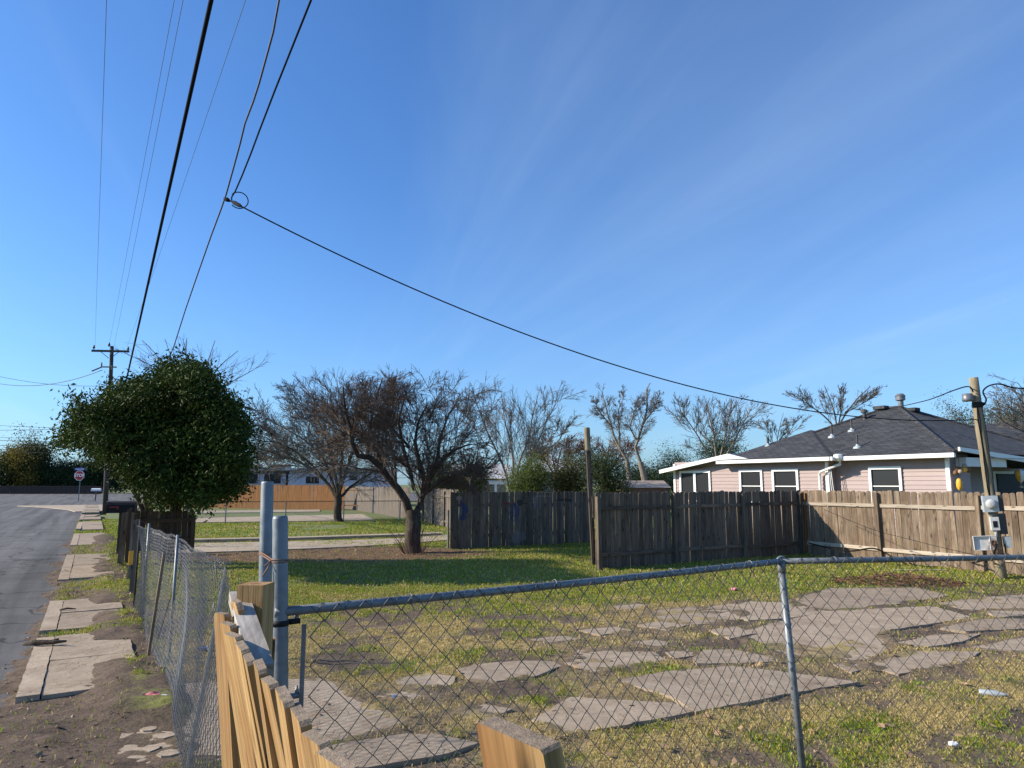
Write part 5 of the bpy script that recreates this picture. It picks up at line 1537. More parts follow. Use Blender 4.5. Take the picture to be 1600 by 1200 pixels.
# ------------------------------------------------------------------ buildings far behind
def building(label, px0, px1, pyt, Y, depth, wall, roofm, flat=True, wins=(), eave=.4, rise=1.0):
    a_, c_ = atY(px0, pyt, Y), atY(px1, pyt, Y); c0_ = Vector(((a_.x + c_.x) / 2, Y, 0)); w_ = c_.x - a_.x; hgt = a_.z
    t_ = thing('building', label, 'building', c0_)
    put('wall', MB().box((0, depth / 2, hgt / 2), (w_, depth, hgt)).mesh('wall', M[wall]), t_, c0_)
    if flat: put('roof', MB().box((0, depth / 2 - .1, hgt + .1), (w_ + .6, depth + .8, .18)).mesh('roof', M[roofm]), t_, c0_)
    else:
        me = MB().prism([(-w_ / 2 - eave, -eave, hgt), (-w_ / 2 - eave, depth + eave, hgt), (-w_ / 2 - eave, depth / 2, hgt + rise)], (w_ + 2 * eave, 0, 0)).mesh('roof', M[roofm]); roof_uv(me); put('roof', me, t_, c0_)
    for (x0_, x1_, y0_, y1_) in wins:
        p0, p1 = atY(x0_, y0_, Y - .05), atY(x1_, y1_, Y - .05)
        fr = put('window', MB().box((0, 0, 0), (p1.x - p0.x, .08, p0.z - p1.z)).mesh('window', M['white_paint' if wall != 'lilac_wall' else 'lilac_wall']), t_, (p0 + p1) / 2)
        put('pane', MB().box((0, -.05, 0), (p1.x - p0.x - .16, .03, p0.z - p1.z - .16)).mesh('pane', M['glass']), fr, (p0 + p1) / 2)
    return t_
building('long pale lilac building with flat roof and dark windows behind the orange fence', 335, 592, 735, 62, 9, 'lilac_wall', 'tin_roof', wins=((374, 404, 739, 757), (412, 440, 739, 757), (477, 500, 743, 757), (545, 560, 742, 752)))
t = thing('carport_frame', 'dark carport frame standing before the lilac building', 'carport', atY(410, 765, 59.5)); tl_ = Vector(t.location); tl_.z = 0; t.location = tl_
mb = None
for px in (365.5, 370, 449):
    p_ = atY(px, 738, 59.5); put('post', MB().box((0, 0, p_.z / 2), (.16, .16, p_.z)).mesh('post', M['black_paint']), t, Vector((p_.x, p_.y, 0)))
p0, p1 = atY(360, 737.5, 59.5), atY(452, 738.5, 59.5)
put('beam', MB().box((p0 + p1) / 2 - tl_, ((p1 - p0).length, .2, .22)).mesh('beam', M['black_paint']), t, tl_)
for (lab, x0, x1, y0, y1) in (('left grey air conditioner box on the flat roof of the lilac building', 388, 407, 727, 732), ('right grey air conditioner box on the flat roof of the lilac building', 428, 452, 727, 732)):
    p0, p1 = atY(x0, y0, 63.5), atY(x1, y1 + 2, 63.5)
    tag(put('roof_unit', MB().box((0, 0, 0), (p1.x - p0.x, 1.2, p0.z - p1.z)).box((0, 0, (p0.z - p1.z) / 2 + .03), (p1.x - p0.x + .1, 1.3, .06)).mesh('roof_unit', M['tan_wall']), None, (p0 + p1) / 2), lab, 'roof unit')
building('low brown house with pale roof beyond the fences, behind the dark tree', 690, 790, 748, 60, 8, 'tan_wall', 'tin_roof', False, ((712, 728, 752, 764),), rise=1.3)
building('grey house with pale roof peeking between the green shrubs', 835, 900, 738, 66, 8, 'grey_wall', 'tin_roof', False, rise=1.2)
t = thing('pergola', 'small white open shelter beyond the graffiti fence', 'shelter', atY(785, 768, 50)); tl_ = Vector(t.location); tl_.z = 0; t.location = tl_
for px in (774.5, 797): p_ = atY(px, 756, 50); put('post', MB().box((0, 0, p_.z / 2), (.16, .16, p_.z)).mesh('post', M['white_trim']), t, Vector((p_.x, 50, 0)))
p0, p1 = atY(764, 754.5, 50), atY(802, 754.5, 50); put('beam', MB().box((p0 + p1) / 2 - tl_, ((p1 - p0).length, .2, .2)).mesh('beam', M['white_trim']), t, tl_)
put('roof', MB().box((p0 + p1) / 2 - tl_ + Vector((0, 1.5, .14)), ((p1 - p0).length + .2, 3.2, .08)).mesh('roof', M['tin_roof']), t, tl_)
building('low brick shed with brown roof between the shrubs and the pink house', 978, 1043, 762, 45, 4, 'soil_brick', 'tan_wall', False, rise=.45, eave=.2)

random.seed(21); rng = np.random.default_rng(33)

# ------------------------------------------------------------------ bare trees
KP = 6
def resample(pts, rad, K):
    P = np.array(pts, float); d = np.r_[0, np.cumsum(np.linalg.norm(np.diff(P, axis=0), axis=1))]
    u = np.linspace(0, d[-1], K)
    # smooth a little
    Q = np.stack([np.interp(u, d, P[:, i]) for i in range(3)], 1)
    Rr = np.interp(np.linspace(0, 1, K), np.linspace(0, 1, len(rad)), rad)
    return Q, Rr
def grow(P, Rr, counts, t0, ang, lens, r_ratio, r_end, trop, wob, K=KP, rmin=.002, pull=None):
    m, k, _ = P.shape
    par = np.repeat(np.arange(m), counts) if hasattr(counts, '__len__') else np.repeat(np.arange(m), counts)
    n = len(par)
    t = t0 + (1 - t0) * rng.random(n) ** .85
    f = t * (k - 1); i0 = np.minimum(f.astype(int), k - 2); fr = (f - i0)[:, None]
    S = P[par, i0] * (1 - fr) + P[par, i0 + 1] * fr
    T = P[par, i0 + 1] - P[par, i0]; T /= np.linalg.norm(T, axis=1, keepdims=True) + 1e-9
    rr = Rr[par, i0] * (1 - fr[:, 0]) + Rr[par, i0 + 1] * fr[:, 0]
    N = rng.normal(size=(n, 3)); N -= T * (N * T).sum(1, keepdims=True); N /= np.linalg.norm(N, axis=1, keepdims=True) + 1e-9
    a = np.radians(rng.normal(ang, ang * .28, n))[:, None]
    D = np.cos(a) * T + np.sin(a) * N
    D[:, 2] += trop; D /= np.linalg.norm(D, axis=1, keepdims=True)
    Lp = np.linalg.norm(np.diff(P, axis=1), axis=2).sum(1)[par]
    L = (lens * Lp if lens < 1.0 else lens) * rng.uniform(.55, 1.2, n) * (1.1 - .55 * t)
    out = np.empty((n, K, 3)); out[:, 0] = S
    d = D.copy()
    for j in range(1, K):
        d = d + rng.normal(0, wob, (n, 3)); d[:, 2] += trop * .25
        d /= np.linalg.norm(d, axis=1, keepdims=True)
        out[:, j] = out[:, j - 1] + d * (L / (K - 1))[:, None]
    r0 = np.maximum(rr * r_ratio, rmin)
    R2 = r0[:, None] * (1 - np.linspace(0, 1, K)[None] * (1 - r_end)); R2 = np.maximum(R2, rmin * .75)
    return out, R2
def bare_tree(label, base, limbs, Y, levels, barkm, group=None, twig=None, leafs=None, depth=1.2, name='bare_tree', trunk_extra=None, sides=8, thin=None, top=None):
    zlim = atY(800, top, Y).z if top else 1e9
    """limbs: list of (pixel path, start radius, end radius); each is surveyed at distance Y with its own depth drift"""
    base = Vector(base); t_ = thing(name, label, 'tree', base, group); bl_ = np.array(base)
    tr = []; LP, LR = [], []
    limbs = [(q, (a_ if i == 0 else a_ * .72) * (thin if thin else 1), min(c_, .5 * c_ + .004) if i else c_ * (thin or 1)) for i, (q, a_, c_) in enumerate(limbs)]
    for i, (pxs, r0, r1) in enumerate(limbs):
        dY = 0 if i == 0 else random.uniform(-depth, depth)
        pts = [np.array(atY(x, y, Y + dY * (j / (len(pxs) - 1)) ** .9)) for j, (x, y) in enumerate(pxs)]
        K = 14 if i == 0 else 12
        Q, Rr = resample(pts, [r0, r0 * .62 + r1 * .38, r1] if i else [r0, (r0 + r1) / 2, r1], K)
        Q[1:-1] += rng.normal(0, r0 * (.16 if i else .04), Q[1:-1].shape)
        if i == 0: Rr[0] *= 1.35; Rr[1] *= 1.1
        V, F = polytubes(Q[None], Rr[None], sides if i else sides + 4); tr.append((V, F))
        if i or trunk_extra: LP.append(resample(Q, Rr, KP * 2)[0]); LR.append(resample(Q, Rr, KP * 2)[1])
    V, F = join_np(tr)
    put('trunk', np_mesh('trunk', V - bl_, F, M[barkm], True), t_, base)
    P, Rr = np.array(LP), np.array(LR); pieces = []
    for li, (cnt, t0, ang, ln, rat, rend, trop, wob, rmin, ns) in enumerate(levels):
        P, Rr = grow(P, Rr, cnt, t0, ang, ln, rat, rend, trop, wob, K=(6, 6, 4, 3)[li], rmin=rmin)
        ok = (P[:, :, 2].min(1) > .4) & (P[:, :, 2].max(1) < zlim - np.abs(rng.normal(0, .18 * Y / 20, len(P))) * (li < 2)); P, Rr = P[ok], Rr[ok]
        pieces.append(polytubes(P, Rr, ns))
    V, F = join_np(pieces)
    put('crown', np_mesh('crown', V - bl_, F, M[twig or barkm], False), t_, base)
    if leafs:
        n_, size, c_ = leafs
        pick = rng.integers(0, len(P), n_); q = P[pick, rng.integers(1, P.shape[1], n_)]
        A = rng.normal(size=(n_, 3)); A[:, 2] -= .6; A /= np.linalg.norm(A, axis=1, keepdims=True)
        B = np.cross(A, rng.normal(size=(n_, 3))); B /= np.linalg.norm(B, axis=1, keepdims=True)
        s_ = size * rng.uniform(.6, 1.4, (n_, 1))
        V = np.stack([q, q + A * s_ * .5 + B * s_ * .28, q + A * s_, q + A * s_ * .5 - B * s_ * .28], 1).reshape(-1, 3) - bl_
        F = np.arange(n_)[:, None] * 4 + np.array([[0, 1, 2, 3]])
        cc = np.array(c_) * rng.uniform(.5, 1.4, (n_, 1))
        put('dry_leaves', np_mesh('dry_leaves', V, F, M['litter'], False, cols=np.repeat(cc, 4, 0)), t_, base)
    return t_
#            count t0  ang  len  r_ratio r_end trop wob rmin sides
FULL = lambda r: [(16, .06, 44, .68, .34, .22, .05, .10, r * 1.9, 4), (13, .06, 37, .56, .42, .3, .04, .11, r * 1.3, 3), (8, .06, 33, .58, .6, .45, .02, .12, r, 3)]
LITE = lambda r: [(13, .06, 36, .55, .34, .22, .11, .08, r * 1.8, 3), (9, .06, 31, .56, .45, .3, .08, .08, r * 1.25, 3), (6, .06, 29, .58, .6, .45, .05, .08, r, 3)]
BUSHY = lambda r: [(24, .15, 46, .30, .32, .25, .08, .10, r * 1.8, 3), (8, .06, 36, .66, .45, .35, .05, .10, r * 1.2, 3), (6, .06, 32, .66, .6, .5, .04, .10, r, 3)]

YB = 20.9
bare_tree('dark gnarled bare tree with thick forked trunk, left of the spray painted fence', at(645, 863, 0), [
  ([(645, 866), (644, 845), (646, 822), (645, 797)], .235, .21),
  ([(640, 802), (630, 775), (615, 755), (600, 738), (588, 722), (575, 713), (560, 712), (553, 704), (548, 680), (540, 640), (536, 605)], .165, .035),
  ([(575, 713), (574, 690), (580, 655), (590, 615), (598, 590)], .075, .025),
  ([(651, 800), (660, 775), (664, 750), (655, 722), (648, 690), (655, 655), (668, 632)], .12, .03),
  ([(655, 797), (664, 768), (676, 740), (694, 716), (716, 700), (738, 694)], .11, .03),
  ([(647, 765), (640, 730), (630, 700), (622, 660), (632, 620)], .08, .03),
  ([(664, 765), (682, 722), (688, 680), (702, 645), (716, 625)], .08, .025),
  ([(600, 738), (588, 700), (560, 672), (530, 652), (505, 640)], .07, .025),
  ([(660, 775), (690, 752), (715, 740), (735, 745)], .06, .02),
  ([(640, 700), (612, 668), (604, 640), (612, 612)], .06, .02),
  ], YB, FULL(.0056), 'bark_dark', twig='twig_brown', leafs=(900, .04, (.16, .10, .07)), depth=1.7, top=571)
# suckers at its foot
mb = MB(); sbx = at(645, 866, 0)
for k in range(46):
    a_ = random.uniform(0, 6.28); p0 = Vector((.24 * math.cos(a_), .24 * math.sin(a_), 0)); d_ = Vector((math.cos(a_) * random.uniform(.2, .8), math.sin(a_) * .6, 1)).normalized()
    h_ = random.uniform(.35, 1.0); mb.tube([p0, p0 + d_ * h_ * .5, p0 + d_ * h_ + Vector((random.uniform(-.15, .1), 0, 0))], [.008, .006, .004], 4)
tag(put('sucker_shoots', mb.mesh('sucker_shoots', M['bark_red']), None, sbx), 'thin reddish shoots sprouting round the foot of the dark gnarled tree', 'shoots')

YA = 37.0
bare_tree('spreading bare tree on the far lawn, before the orange fence', at(529, 815, 0), [
  ([(529, 817), (527, 800), (528, 786), (528, 774)], .21, .19),
  ([(526, 780), (514, 757), (496, 741), (470, 723), (440, 712), (420, 706)], .12, .03),
  ([(527, 778), (516, 742), (503, 712), (480, 690), (450, 672), (425, 658)], .12, .03),
  ([(529, 776), (524, 742), (516, 704), (502, 665), (482, 632)], .12, .03),
  ([(530, 775), (532, 742), (535, 700), (540, 655), (548, 618)], .12, .03),
  ([(532, 776), (546, 762), (566, 748), (588, 734), (606, 722)], .11, .03),
  ([(530, 775), (541, 732), (558, 695), (578, 662)], .10, .03),
  ([(514, 757), (490, 728), (455, 700), (420, 688), (402, 690)], .07, .02),
  ], YA, FULL(.0092), 'bark_dark', twig='bark_grey', depth=2.6, top=588)
far = [
 ('tall pale bare tree with many rising limbs, behind the graffiti fence', (800, 772), 44, [
  ([(800, 774), (800, 765), (799, 755)], .26, .24),
  ([(797, 770), (789, 735), (773, 700), (758, 668), (748, 640), (740, 612)], .17, .03),
  ([(800, 765), (802, 725), (797, 690), (787, 650), (783, 612)], .14, .03),
  ([(803, 765), (812, 720), (826, 688), (832, 650), (842, 612)], .14, .03),
  ([(806, 765), (822, 730), (838, 695), (858, 650), (872, 625)], .12, .03),
  ([(775, 703), (755, 690), (735, 660), (726, 640)], .08, .02),
  ([(822, 730), (850, 706), (872, 690), (885, 668)], .08, .02)], LITE(.0105), 'bark_pale', 3),
 ('twin stemmed bare tree, left stem, with dense fine twigs, right of the thin pole', (978, 770), 52, [
  ([(984, 775), (983, 745), (980, 721)], .28, .24),
  ([(981, 722), (968, 700), (960, 684), (955, 666), (947, 638), (941, 612)], .19, .05),
  ([(968, 700), (968, 672), (966, 642), (975, 618)], .12, .04),
  ([(955, 666), (938, 645), (928, 625)], .10, .04)], BUSHY(.0085), 'bark_pale', 2),
 ('thick leaning bare tree with clustered fine twigs, nearest the house gable', (1006, 770), 48, [
  ([(1012, 775), (1006, 745), (1001, 722)], .30, .26),
  ([(1001, 722), (993, 700), (998, 683), (1006, 660), (1012, 634), (1010, 610), (1016, 598)], .20, .05),
  ([(996, 690), (984, 668), (990, 645), (1000, 625)], .11, .04),
  ([(1006, 660), (1022, 640), (1030, 615)], .10, .04)], BUSHY(.0085), 'bark_pale', 2),
 ('fan shaped bare tree rising behind the white gable of the pink house', (1120, 765), 46, [
  ([(1121, 775), (1121, 745), (1120, 728)], .22, .18),
  ([(1118, 730), (1102, 700), (1082, 668), (1062, 640)], .12, .03),
  ([(1120, 728), (1116, 685), (1108, 648), (1100, 618)], .12, .03),
  ([(1122, 728), (1132, 685), (1140, 648), (1146, 622)], .12, .03),
  ([(1123, 730), (1144, 695), (1162, 660), (1176, 635)], .11, .03)], LITE(.0105), 'bark_pale', 2),
 ('wide bare tree whose top shows over the dark roof of the pink house', (1308, 755), 58, [
  ([(1310, 775), (1309, 720), (1309, 668)], .3, .24),
  ([(1308, 670), (1304, 645), (1296, 622), (1288, 602)], .15, .04),
  ([(1309, 668), (1322, 645), (1340, 622), (1360, 604)], .15, .04),
  ([(1308, 672), (1290, 652), (1268, 635), (1248, 622)], .14, .03),
  ([(1309, 668), (1315, 640), (1318, 612)], .12, .03),
  ([(1330, 640), (1352, 628), (1374, 612)], .08, .03)], LITE(.013), 'bark_grey', 2.5),
 ('small faint bare tree between the fan shaped tree and the dark roof', (1212, 760), 72, [
  ([(1212, 770), (1212, 700)], .2, .16), ([(1212, 702), (1200, 672), (1190, 650)], .1, .03), ([(1212, 700), (1218, 668), (1224, 645)], .1, .03), ([(1213, 702), (1232, 678), (1246, 655)], .1, .03)], LITE(.015), 'bark_grey', 2),
 ('reddish brushy bare tree behind the shrubs, left of the thin pole', (868, 765), 56, [
  ([(868, 775), (868, 740)], .22, .2), ([(866, 742), (850, 715), (838, 690)], .12, .03), ([(868, 740), (876, 705), (884, 680)], .12, .03), ([(870, 742), (892, 718), (908, 690)], .12, .03), ([(868, 742), (862, 705), (858, 684)], .1, .03)], FULL(.010), 'bark_red', 2),
 ('rusty brown brushy tree between the thin pole and the twin stemmed tree', (946, 765), 58, [
  ([(946, 775), (946, 738)], .22, .2), ([(944, 742), (930, 712), (918, 690)], .12, .03), ([(946, 740), (950, 705), (955, 682)], .12, .03), ([(948, 742), (968, 712), (985, 690)], .12, .03)], FULL(.010), 'bark_red', 2),
 ('dark brushy bare tree in the gap right of the gnarled tree', (736, 765), 40, [
  ([(736, 775), (736, 750)], .16, .14), ([(734, 752), (715, 728), (700, 705)], .1, .03), ([(736, 750), (745, 715), (750, 690)], .1, .03), ([(738, 752), (762, 728), (778, 708)], .1, .03), ([(735, 752), (726, 715), (722, 690)], .1, .03)], LITE(.010), 'bark_dark', 1.5),
 ('bare tree with upright twigs rising behind the evergreen by the street', (292, 845), 22.5, [
  ([(292, 850), (292, 760), (294, 660)], .10, .075),
  ([(294, 672), (280, 610), (258, 572), (236, 545), (222, 532)], .05, .012),
  ([(294, 665), (292, 600), (290, 560), (292, 528)], .05, .012),
  ([(295, 668), (318, 605), (345, 570), (372, 548)], .05, .012),
  ([(294, 672), (268, 610), (242, 575), (216, 560)], .05, .012),
  ([(296, 670), (330, 615), (365, 595), (396, 578)], .05, .012),
  ([(294, 668), (276, 600), (268, 560), (258, 530)], .05, .012),
  ([(296, 668), (312, 600), (326, 560), (336, 532)], .05, .012)], [(11, .35, 32, .48, .5, .3, .08, .07, .0055, 4), (5, .15, 32, .5, .6, .4, .05, .09, .0042, 3)], 'bark_grey', 1.5),
 ('bare tree with long twigs leaning in from the right edge, behind the meter pole', (1640, 740), 34, [
  ([(1660, 775), (1652, 730), (1645, 690)], .2, .16), ([(1645, 695), (1620, 665), (1590, 635), (1565, 615)], .08, .02), ([(1645, 692), (1625, 650), (1605, 618), (1590, 598)], .08, .02), ([(1646, 694), (1610, 680), (1570, 660), (1545, 640)], .07, .02)], LITE(.008), 'bark_grey', 1.5),
 ('faint bare tree far behind the lilac building, left of the spreading tree', (425, 760), 85, [
  ([(425, 770), (425, 735)], .25, .2), ([(424, 737), (412, 715), (404, 700)], .12, .03), ([(425, 735), (432, 712), (440, 696)], .12, .03)], LITE(.013), 'bark_grey', 2),
]
TOPS = [596, 592, 597, 612, 597, 642, 672, 676, 690, 524, 588, 690]
for k_, (lab, b_, Y, limbs, lv, bk, dp) in enumerate(far):
    p_ = atY(b_[0], b_[1], Y); p_.z = 0
    limbs = [([(x, y) for x, y in pxs], a_, c_) for pxs, a_, c_ in limbs]
    # take the trunk down to the ground
    g_ = Vector((atY(limbs[0][0][0][0], 770, Y).x, Y, -.1)); gx, gy = proj(g_)
    limbs[0] = ([(gx, gy)] + limbs[0][0], limbs[0][1], limbs[0][2])
    bare_tree(lab, p_, limbs, Y, lv, bk, group='bare trees beyond the fences' if Y > 30 else None, depth=dp, sides=6, thin=.72, top=TOPS[k_])

# ------------------------------------------------------------------ leafy trees and shrubs
def leaf_cloud(cent, size, droop=.5, asp=.42, fold=.15):
    n = len(cent)
    A = rng.normal(size=(n, 3)); A[:, 2] -= droop; A /= np.linalg.norm(A, axis=1, keepdims=True)
    B = np.cross(A, rng.normal(size=(n, 3)) + np.array([0, 0, .5])); B /= np.linalg.norm(B, axis=1, keepdims=True)
    N = np.cross(A, B)
    s = (size * rng.uniform(.6, 1.3, n))[:, None]
    p0 = cent; p1 = cent + A * s
    m_ = cent + A * s * .45
    l_, r_ = m_ + B * s * asp * .5 + N * s * fold, m_ - B * s * asp * .5 + N * s * fold
    V = np.stack([p0, l_, p1, r_], 1).reshape(-1, 3)
    i4 = np.arange(n)[:, None] * 4
    F = np.concatenate([i4 + np.array([[0, 1, 2]]), i4 + np.array([[0, 2, 3]])])
    return V, F
def leafy(label, base, lobes, Y, nclump, per, size, mat, clump_r, depth, stems=6, cat='tree', name='evergreen_tree', barkm='bark_dark', stem_r=.06, group=None, shell=.55, droop=.5, flat=1.0, cut=None, sprigs=25, shrink=0):
    """lobes: pixel x, y, radius; depth: half depth of the crown in metres"""
    base = Vector(base); t_ = thing(name, label, cat, base, group); bl_ = np.array(base)
    lobes = [(x_, y_ - (9 if shrink and y_ > 730 else 0), max(6, r_ - shrink)) for x_, y_, r_ in lobes]
    w = np.array([l_[2] ** 1.6 for l_ in lobes], float); w /= w.sum()
    pick = rng.choice(len(lobes), nclump, p=w)
    cs = []
    for i in pick:
        x, y, r_ = lobes[i]; k = Y / FPX
        d_ = rng.normal(size=3); d_ /= np.linalg.norm(d_); q = r_ * k * (shell + (1.05 - shell) * random.random() ** .6)
        dz = (random.random() * 2 - 1) * max(0, depth - r_ * k) * .9 + d_[1] * q
        c_ = np.array(atY(x, y, Y + dz)); sc_ = (Y + dz) / Y
        p_ = c_ + d_ * q * np.array([sc_, 0, sc_])
        cs.append(p_)
    for _ in range(sprigs):                # shoots that stick out of the crown, three clumps each
        i = rng.integers(len(cs)); c0_ = np.array(cs[i]); out_ = c0_ - np.array([base.x, base.y, base.z]) - np.array([0, 0, 2.4 * Y / 16.6 if Y < 25 else 3.0])
        out_ = out_ / (np.linalg.norm(out_) + 1e-6) + np.array([0, 0, .35]) + rng.normal(0, .35, 3)
        for q_ in (.10, .19, .27): cs.append(c0_ + out_ * q_ * (Y / 16.6) * rng.uniform(.8, 1.2))
    cs = np.array(cs); cs = cs[cs[:, 2] > .25]
    n = len(cs) * per
    sp = rng.normal(size=(n, 3)) * clump_r * np.array([1, 1, .8 * flat])
    cen = np.repeat(cs, per, 0) + sp
    if cut: cen = cen[cen[:, 2] > cut]
    V, F = leaf_cloud(cen, size, droop)
    ct = np.clip(rng.normal(.5, .36, len(cs)), 0, 1); tn = np.clip(np.repeat(ct, per)[:len(cen)] + rng.normal(0, .16, len(cen)), 0, 1)
    # trunk and stems reaching into the crown
    pcs = []
    hd_ = np.hypot(cs[:, 0] - base.x, cs[:, 1] - base.y); cand = np.where((hd_ < np.quantile(hd_, .45)) & (cs[:, 2] > np.median(cs[:, 2]) * .9))[0]
    tops = cs[rng.choice(cand, min(stems, len(cand)), replace=False)]
    for tp in tops:
        mid = np.array(base) * .35 + tp * .65 + rng.normal(0, .12, 3); mid[2] = base.z * .5 + tp[2] * .5
        Q, Rr = resample([np.array(base) + np.r_[rng.normal(0, stem_r * .8, 2), -.05], mid * .5 + np.array(base) * .5, mid, tp], [stem_r, stem_r * .7, stem_r * .4, stem_r * .15], 10)
        pcs.append(polytubes(Q[None], Rr[None], 6))
    Vt, Ft = join_np(pcs)
    put('trunk', np_mesh('trunk', Vt - bl_, Ft, M[barkm], True), t_, base)
    # fine twigs to the clumps
    tw = rng.choice(len(cs), min(len(cs), 220), replace=False); P = []
    for i in tw:
        tp = tops[np.argmin(np.linalg.norm(tops - cs[i], axis=1))]
        j = np.array(base) * .3 + tp * .7; a_ = j * .5 + cs[i] * .5 + rng.normal(0, .08, 3); P.append(np.stack([j, (j + a_) / 2, a_, cs[i]]))
    P = np.array(P); Vw, Fw = polytubes(P, np.tile(np.linspace(.016, .005, 4), (len(P), 1)) * (stem_r / .06), 3)
    put('branches', np_mesh('branches', Vw - bl_, Fw, M[barkm]), t_, base)
    put('crown', np_mesh('crown', V - bl_, F, M[mat], False, tint=np.repeat(tn, 4)), t_, base)
    return t_
M['leaf_glossy'] = leaf_mat('glossy_evergreen_leaves', (.019, .036, .006), (.078, .108, .017), .58, .10, .14)
M['leaf_dark'] = leaf_mat('dark_shrub_leaves', (.022, .036, .012), (.06, .085, .022), .6, .15, .25)
M['leaf_lime'] = leaf_mat('yellow_green_leaves', (.05, .075, .014), (.15, .18, .03), .6, .3, .25)
M['leaf_olive'] = leaf_mat('olive_leaves', (.04, .05, .018), (.13, .125, .045), .65, .25, .2)
M['leaf_yellow'] = leaf_mat('autumn_leaves', (.10, .085, .02), (.26, .20, .035), .7, .3, .2)

ev = at(258, 880, 0)
leafy('large dense glossy evergreen tree beside the sidewalk, over the mailbox', ev, [
  (150, 668, 36), (118, 668, 15), (106, 688, 10), (185, 640, 38), (225, 628, 42), (168, 688, 34), (262, 606, 32), (300, 602, 33), (318, 622, 36), (345, 652, 32), (352, 690, 32), (364, 722, 20), (372, 668, 12),
  (238, 692, 60), (288, 670, 56), (298, 732, 50), (245, 738, 46), (218, 722, 30), (345, 740, 34), (262, 772, 28), (308, 772, 26), (206, 735, 14), (258, 764, 20), (300, 578, 11), (262, 585, 10), (132, 642, 10), (350, 768, 20), (204, 618, 14), (376, 700, 10)],
  16.6, 1750, 74, .10, 'leaf_glossy', .165, 2.5, stems=9, stem_r=.085, shell=.35, droop=.45, sprigs=110, shrink=8)
shr = [
 ('yellow green shrub rising over the graffiti fence, left of the olive shrub', (828, 748, 34), [(828, 745, 24), (812, 752, 18), (845, 742, 20), (832, 728, 15), (826, 765, 30)], 30, 'leaf_lime', .30),
 ('olive shrub rising over the graffiti fence, touching the thin pole', (893, 748, 34), [(893, 742, 24), (878, 750, 18), (905, 745, 22), (895, 725, 15), (890, 765, 28)], 31, 'leaf_olive', .30),
 ('dark green rounded shrub right of the thin pole, over the fence', (948, 745, 34), [(940, 738, 28), (955, 745, 24), (930, 728, 18), (945, 722, 14), (968, 756, 14), (945, 765, 30)], 29, 'leaf_dark', .3),
 ('dark evergreen behind the gnarled tree, left of the graffiti fence', (690, 745, 34), [(690, 745, 24), (678, 755, 18), (705, 750, 20), (692, 728, 15), (690, 768, 26)], 44, 'leaf_dark', .4),
 ('dark evergreen tree behind the bare trees, left of the white gable', (1052, 740, 30), [(1045, 730, 22), (1030, 745, 20), (1060, 722, 16), (1065, 745, 22), (1045, 760, 26)], 60, 'leaf_dark', .5),
 ('round dark evergreen crown just above the white gable', (1120, 700, 30), [(1122, 700, 20), (1105, 708, 14), (1140, 700, 14), (1122, 720, 24), (1120, 745, 24)], 62, 'leaf_dark', .5),
 ('tall hedge with pale olive tops behind the garage roof at right', (1560, 655, 30), [(1500, 655, 14), (1530, 652, 14), (1556, 650, 16), (1582, 652, 16), (1610, 648, 18), (1640, 650, 20), (1580, 670, 20), (1530, 672, 18)], 60, 'leaf_olive', .5),
 ('dark low shrub in the gap behind the brown house', (740, 738, 20), [(742, 735, 16), (728, 742, 14), (752, 742, 12), (738, 758, 18)], 56, 'leaf_dark', .45),
 ('dark green undergrowth bush below the twin bare trees', (1000, 748, 20), [(990, 742, 16), (1012, 748, 18), (1000, 758, 20), (1025, 755, 14)], 56, 'leaf_dark', .5),
]
for lab, b_, lobes, Y, mt, cr in shr:
    p_ = atY(b_[0], 765, Y); p_.z = 0
    k = Y / 30
    leafy(lab, p_, lobes, Y, 240, 36, .085 * k ** .75, mt, .24 * k ** .8, 1.6 * k, stems=5, cat='shrub' if Y < 40 else 'tree', name='shrub' if Y < 40 else 'evergreen_tree', shell=.35, sprigs=14, group='green shrubs and evergreens behind the fences')
# the far left row beyond the cross road
Yh = 140
row = [
 ('very dark evergreen at the far left edge beyond the junction', [(-30, 735, 24), (0, 738, 22), (-15, 755, 22)], 'leaf_dark'),
 ('yellowish tree in the dark row beyond the junction, left of its green neighbour', [(26, 712, 14), (16, 722, 14), (36, 722, 14), (22, 740, 20), (40, 745, 20)], 'leaf_yellow'),
 ('taller airy green tree in the dark row beyond the junction', [(52, 706, 12), (44, 716, 14), (62, 712, 12), (52, 730, 18)], 'leaf_olive'),
 ('broad dark evergreen in the middle of the far row, left of the stop sign', [(55, 738, 18), (72, 738, 18), (90, 740, 18), (70, 752, 22), (40, 752, 20), (88, 752, 20)], 'leaf_dark'),
 ('dark evergreen of the far row directly behind the stop sign', [(105, 738, 18), (122, 740, 18), (104, 752, 20), (132, 750, 18), (140, 742, 16)], 'leaf_dark'),
 ('dark evergreen of the far row behind the distant utility pole', [(150, 735, 20), (170, 735, 20), (160, 752, 18), (190, 745, 22)], 'leaf_dark'),
]
for i, (lab, lobes, mt) in enumerate(row):
    p_ = atY(lobes[0][0], 760, Yh + i); p_.z = 0
    leafy(lab, p_, lobes, Yh + i, 420, 30, .42, mt, .85, 4.0, stems=4, stem_r=.2, shell=.3, sprigs=5, group='trees in the row beyond the cross road')

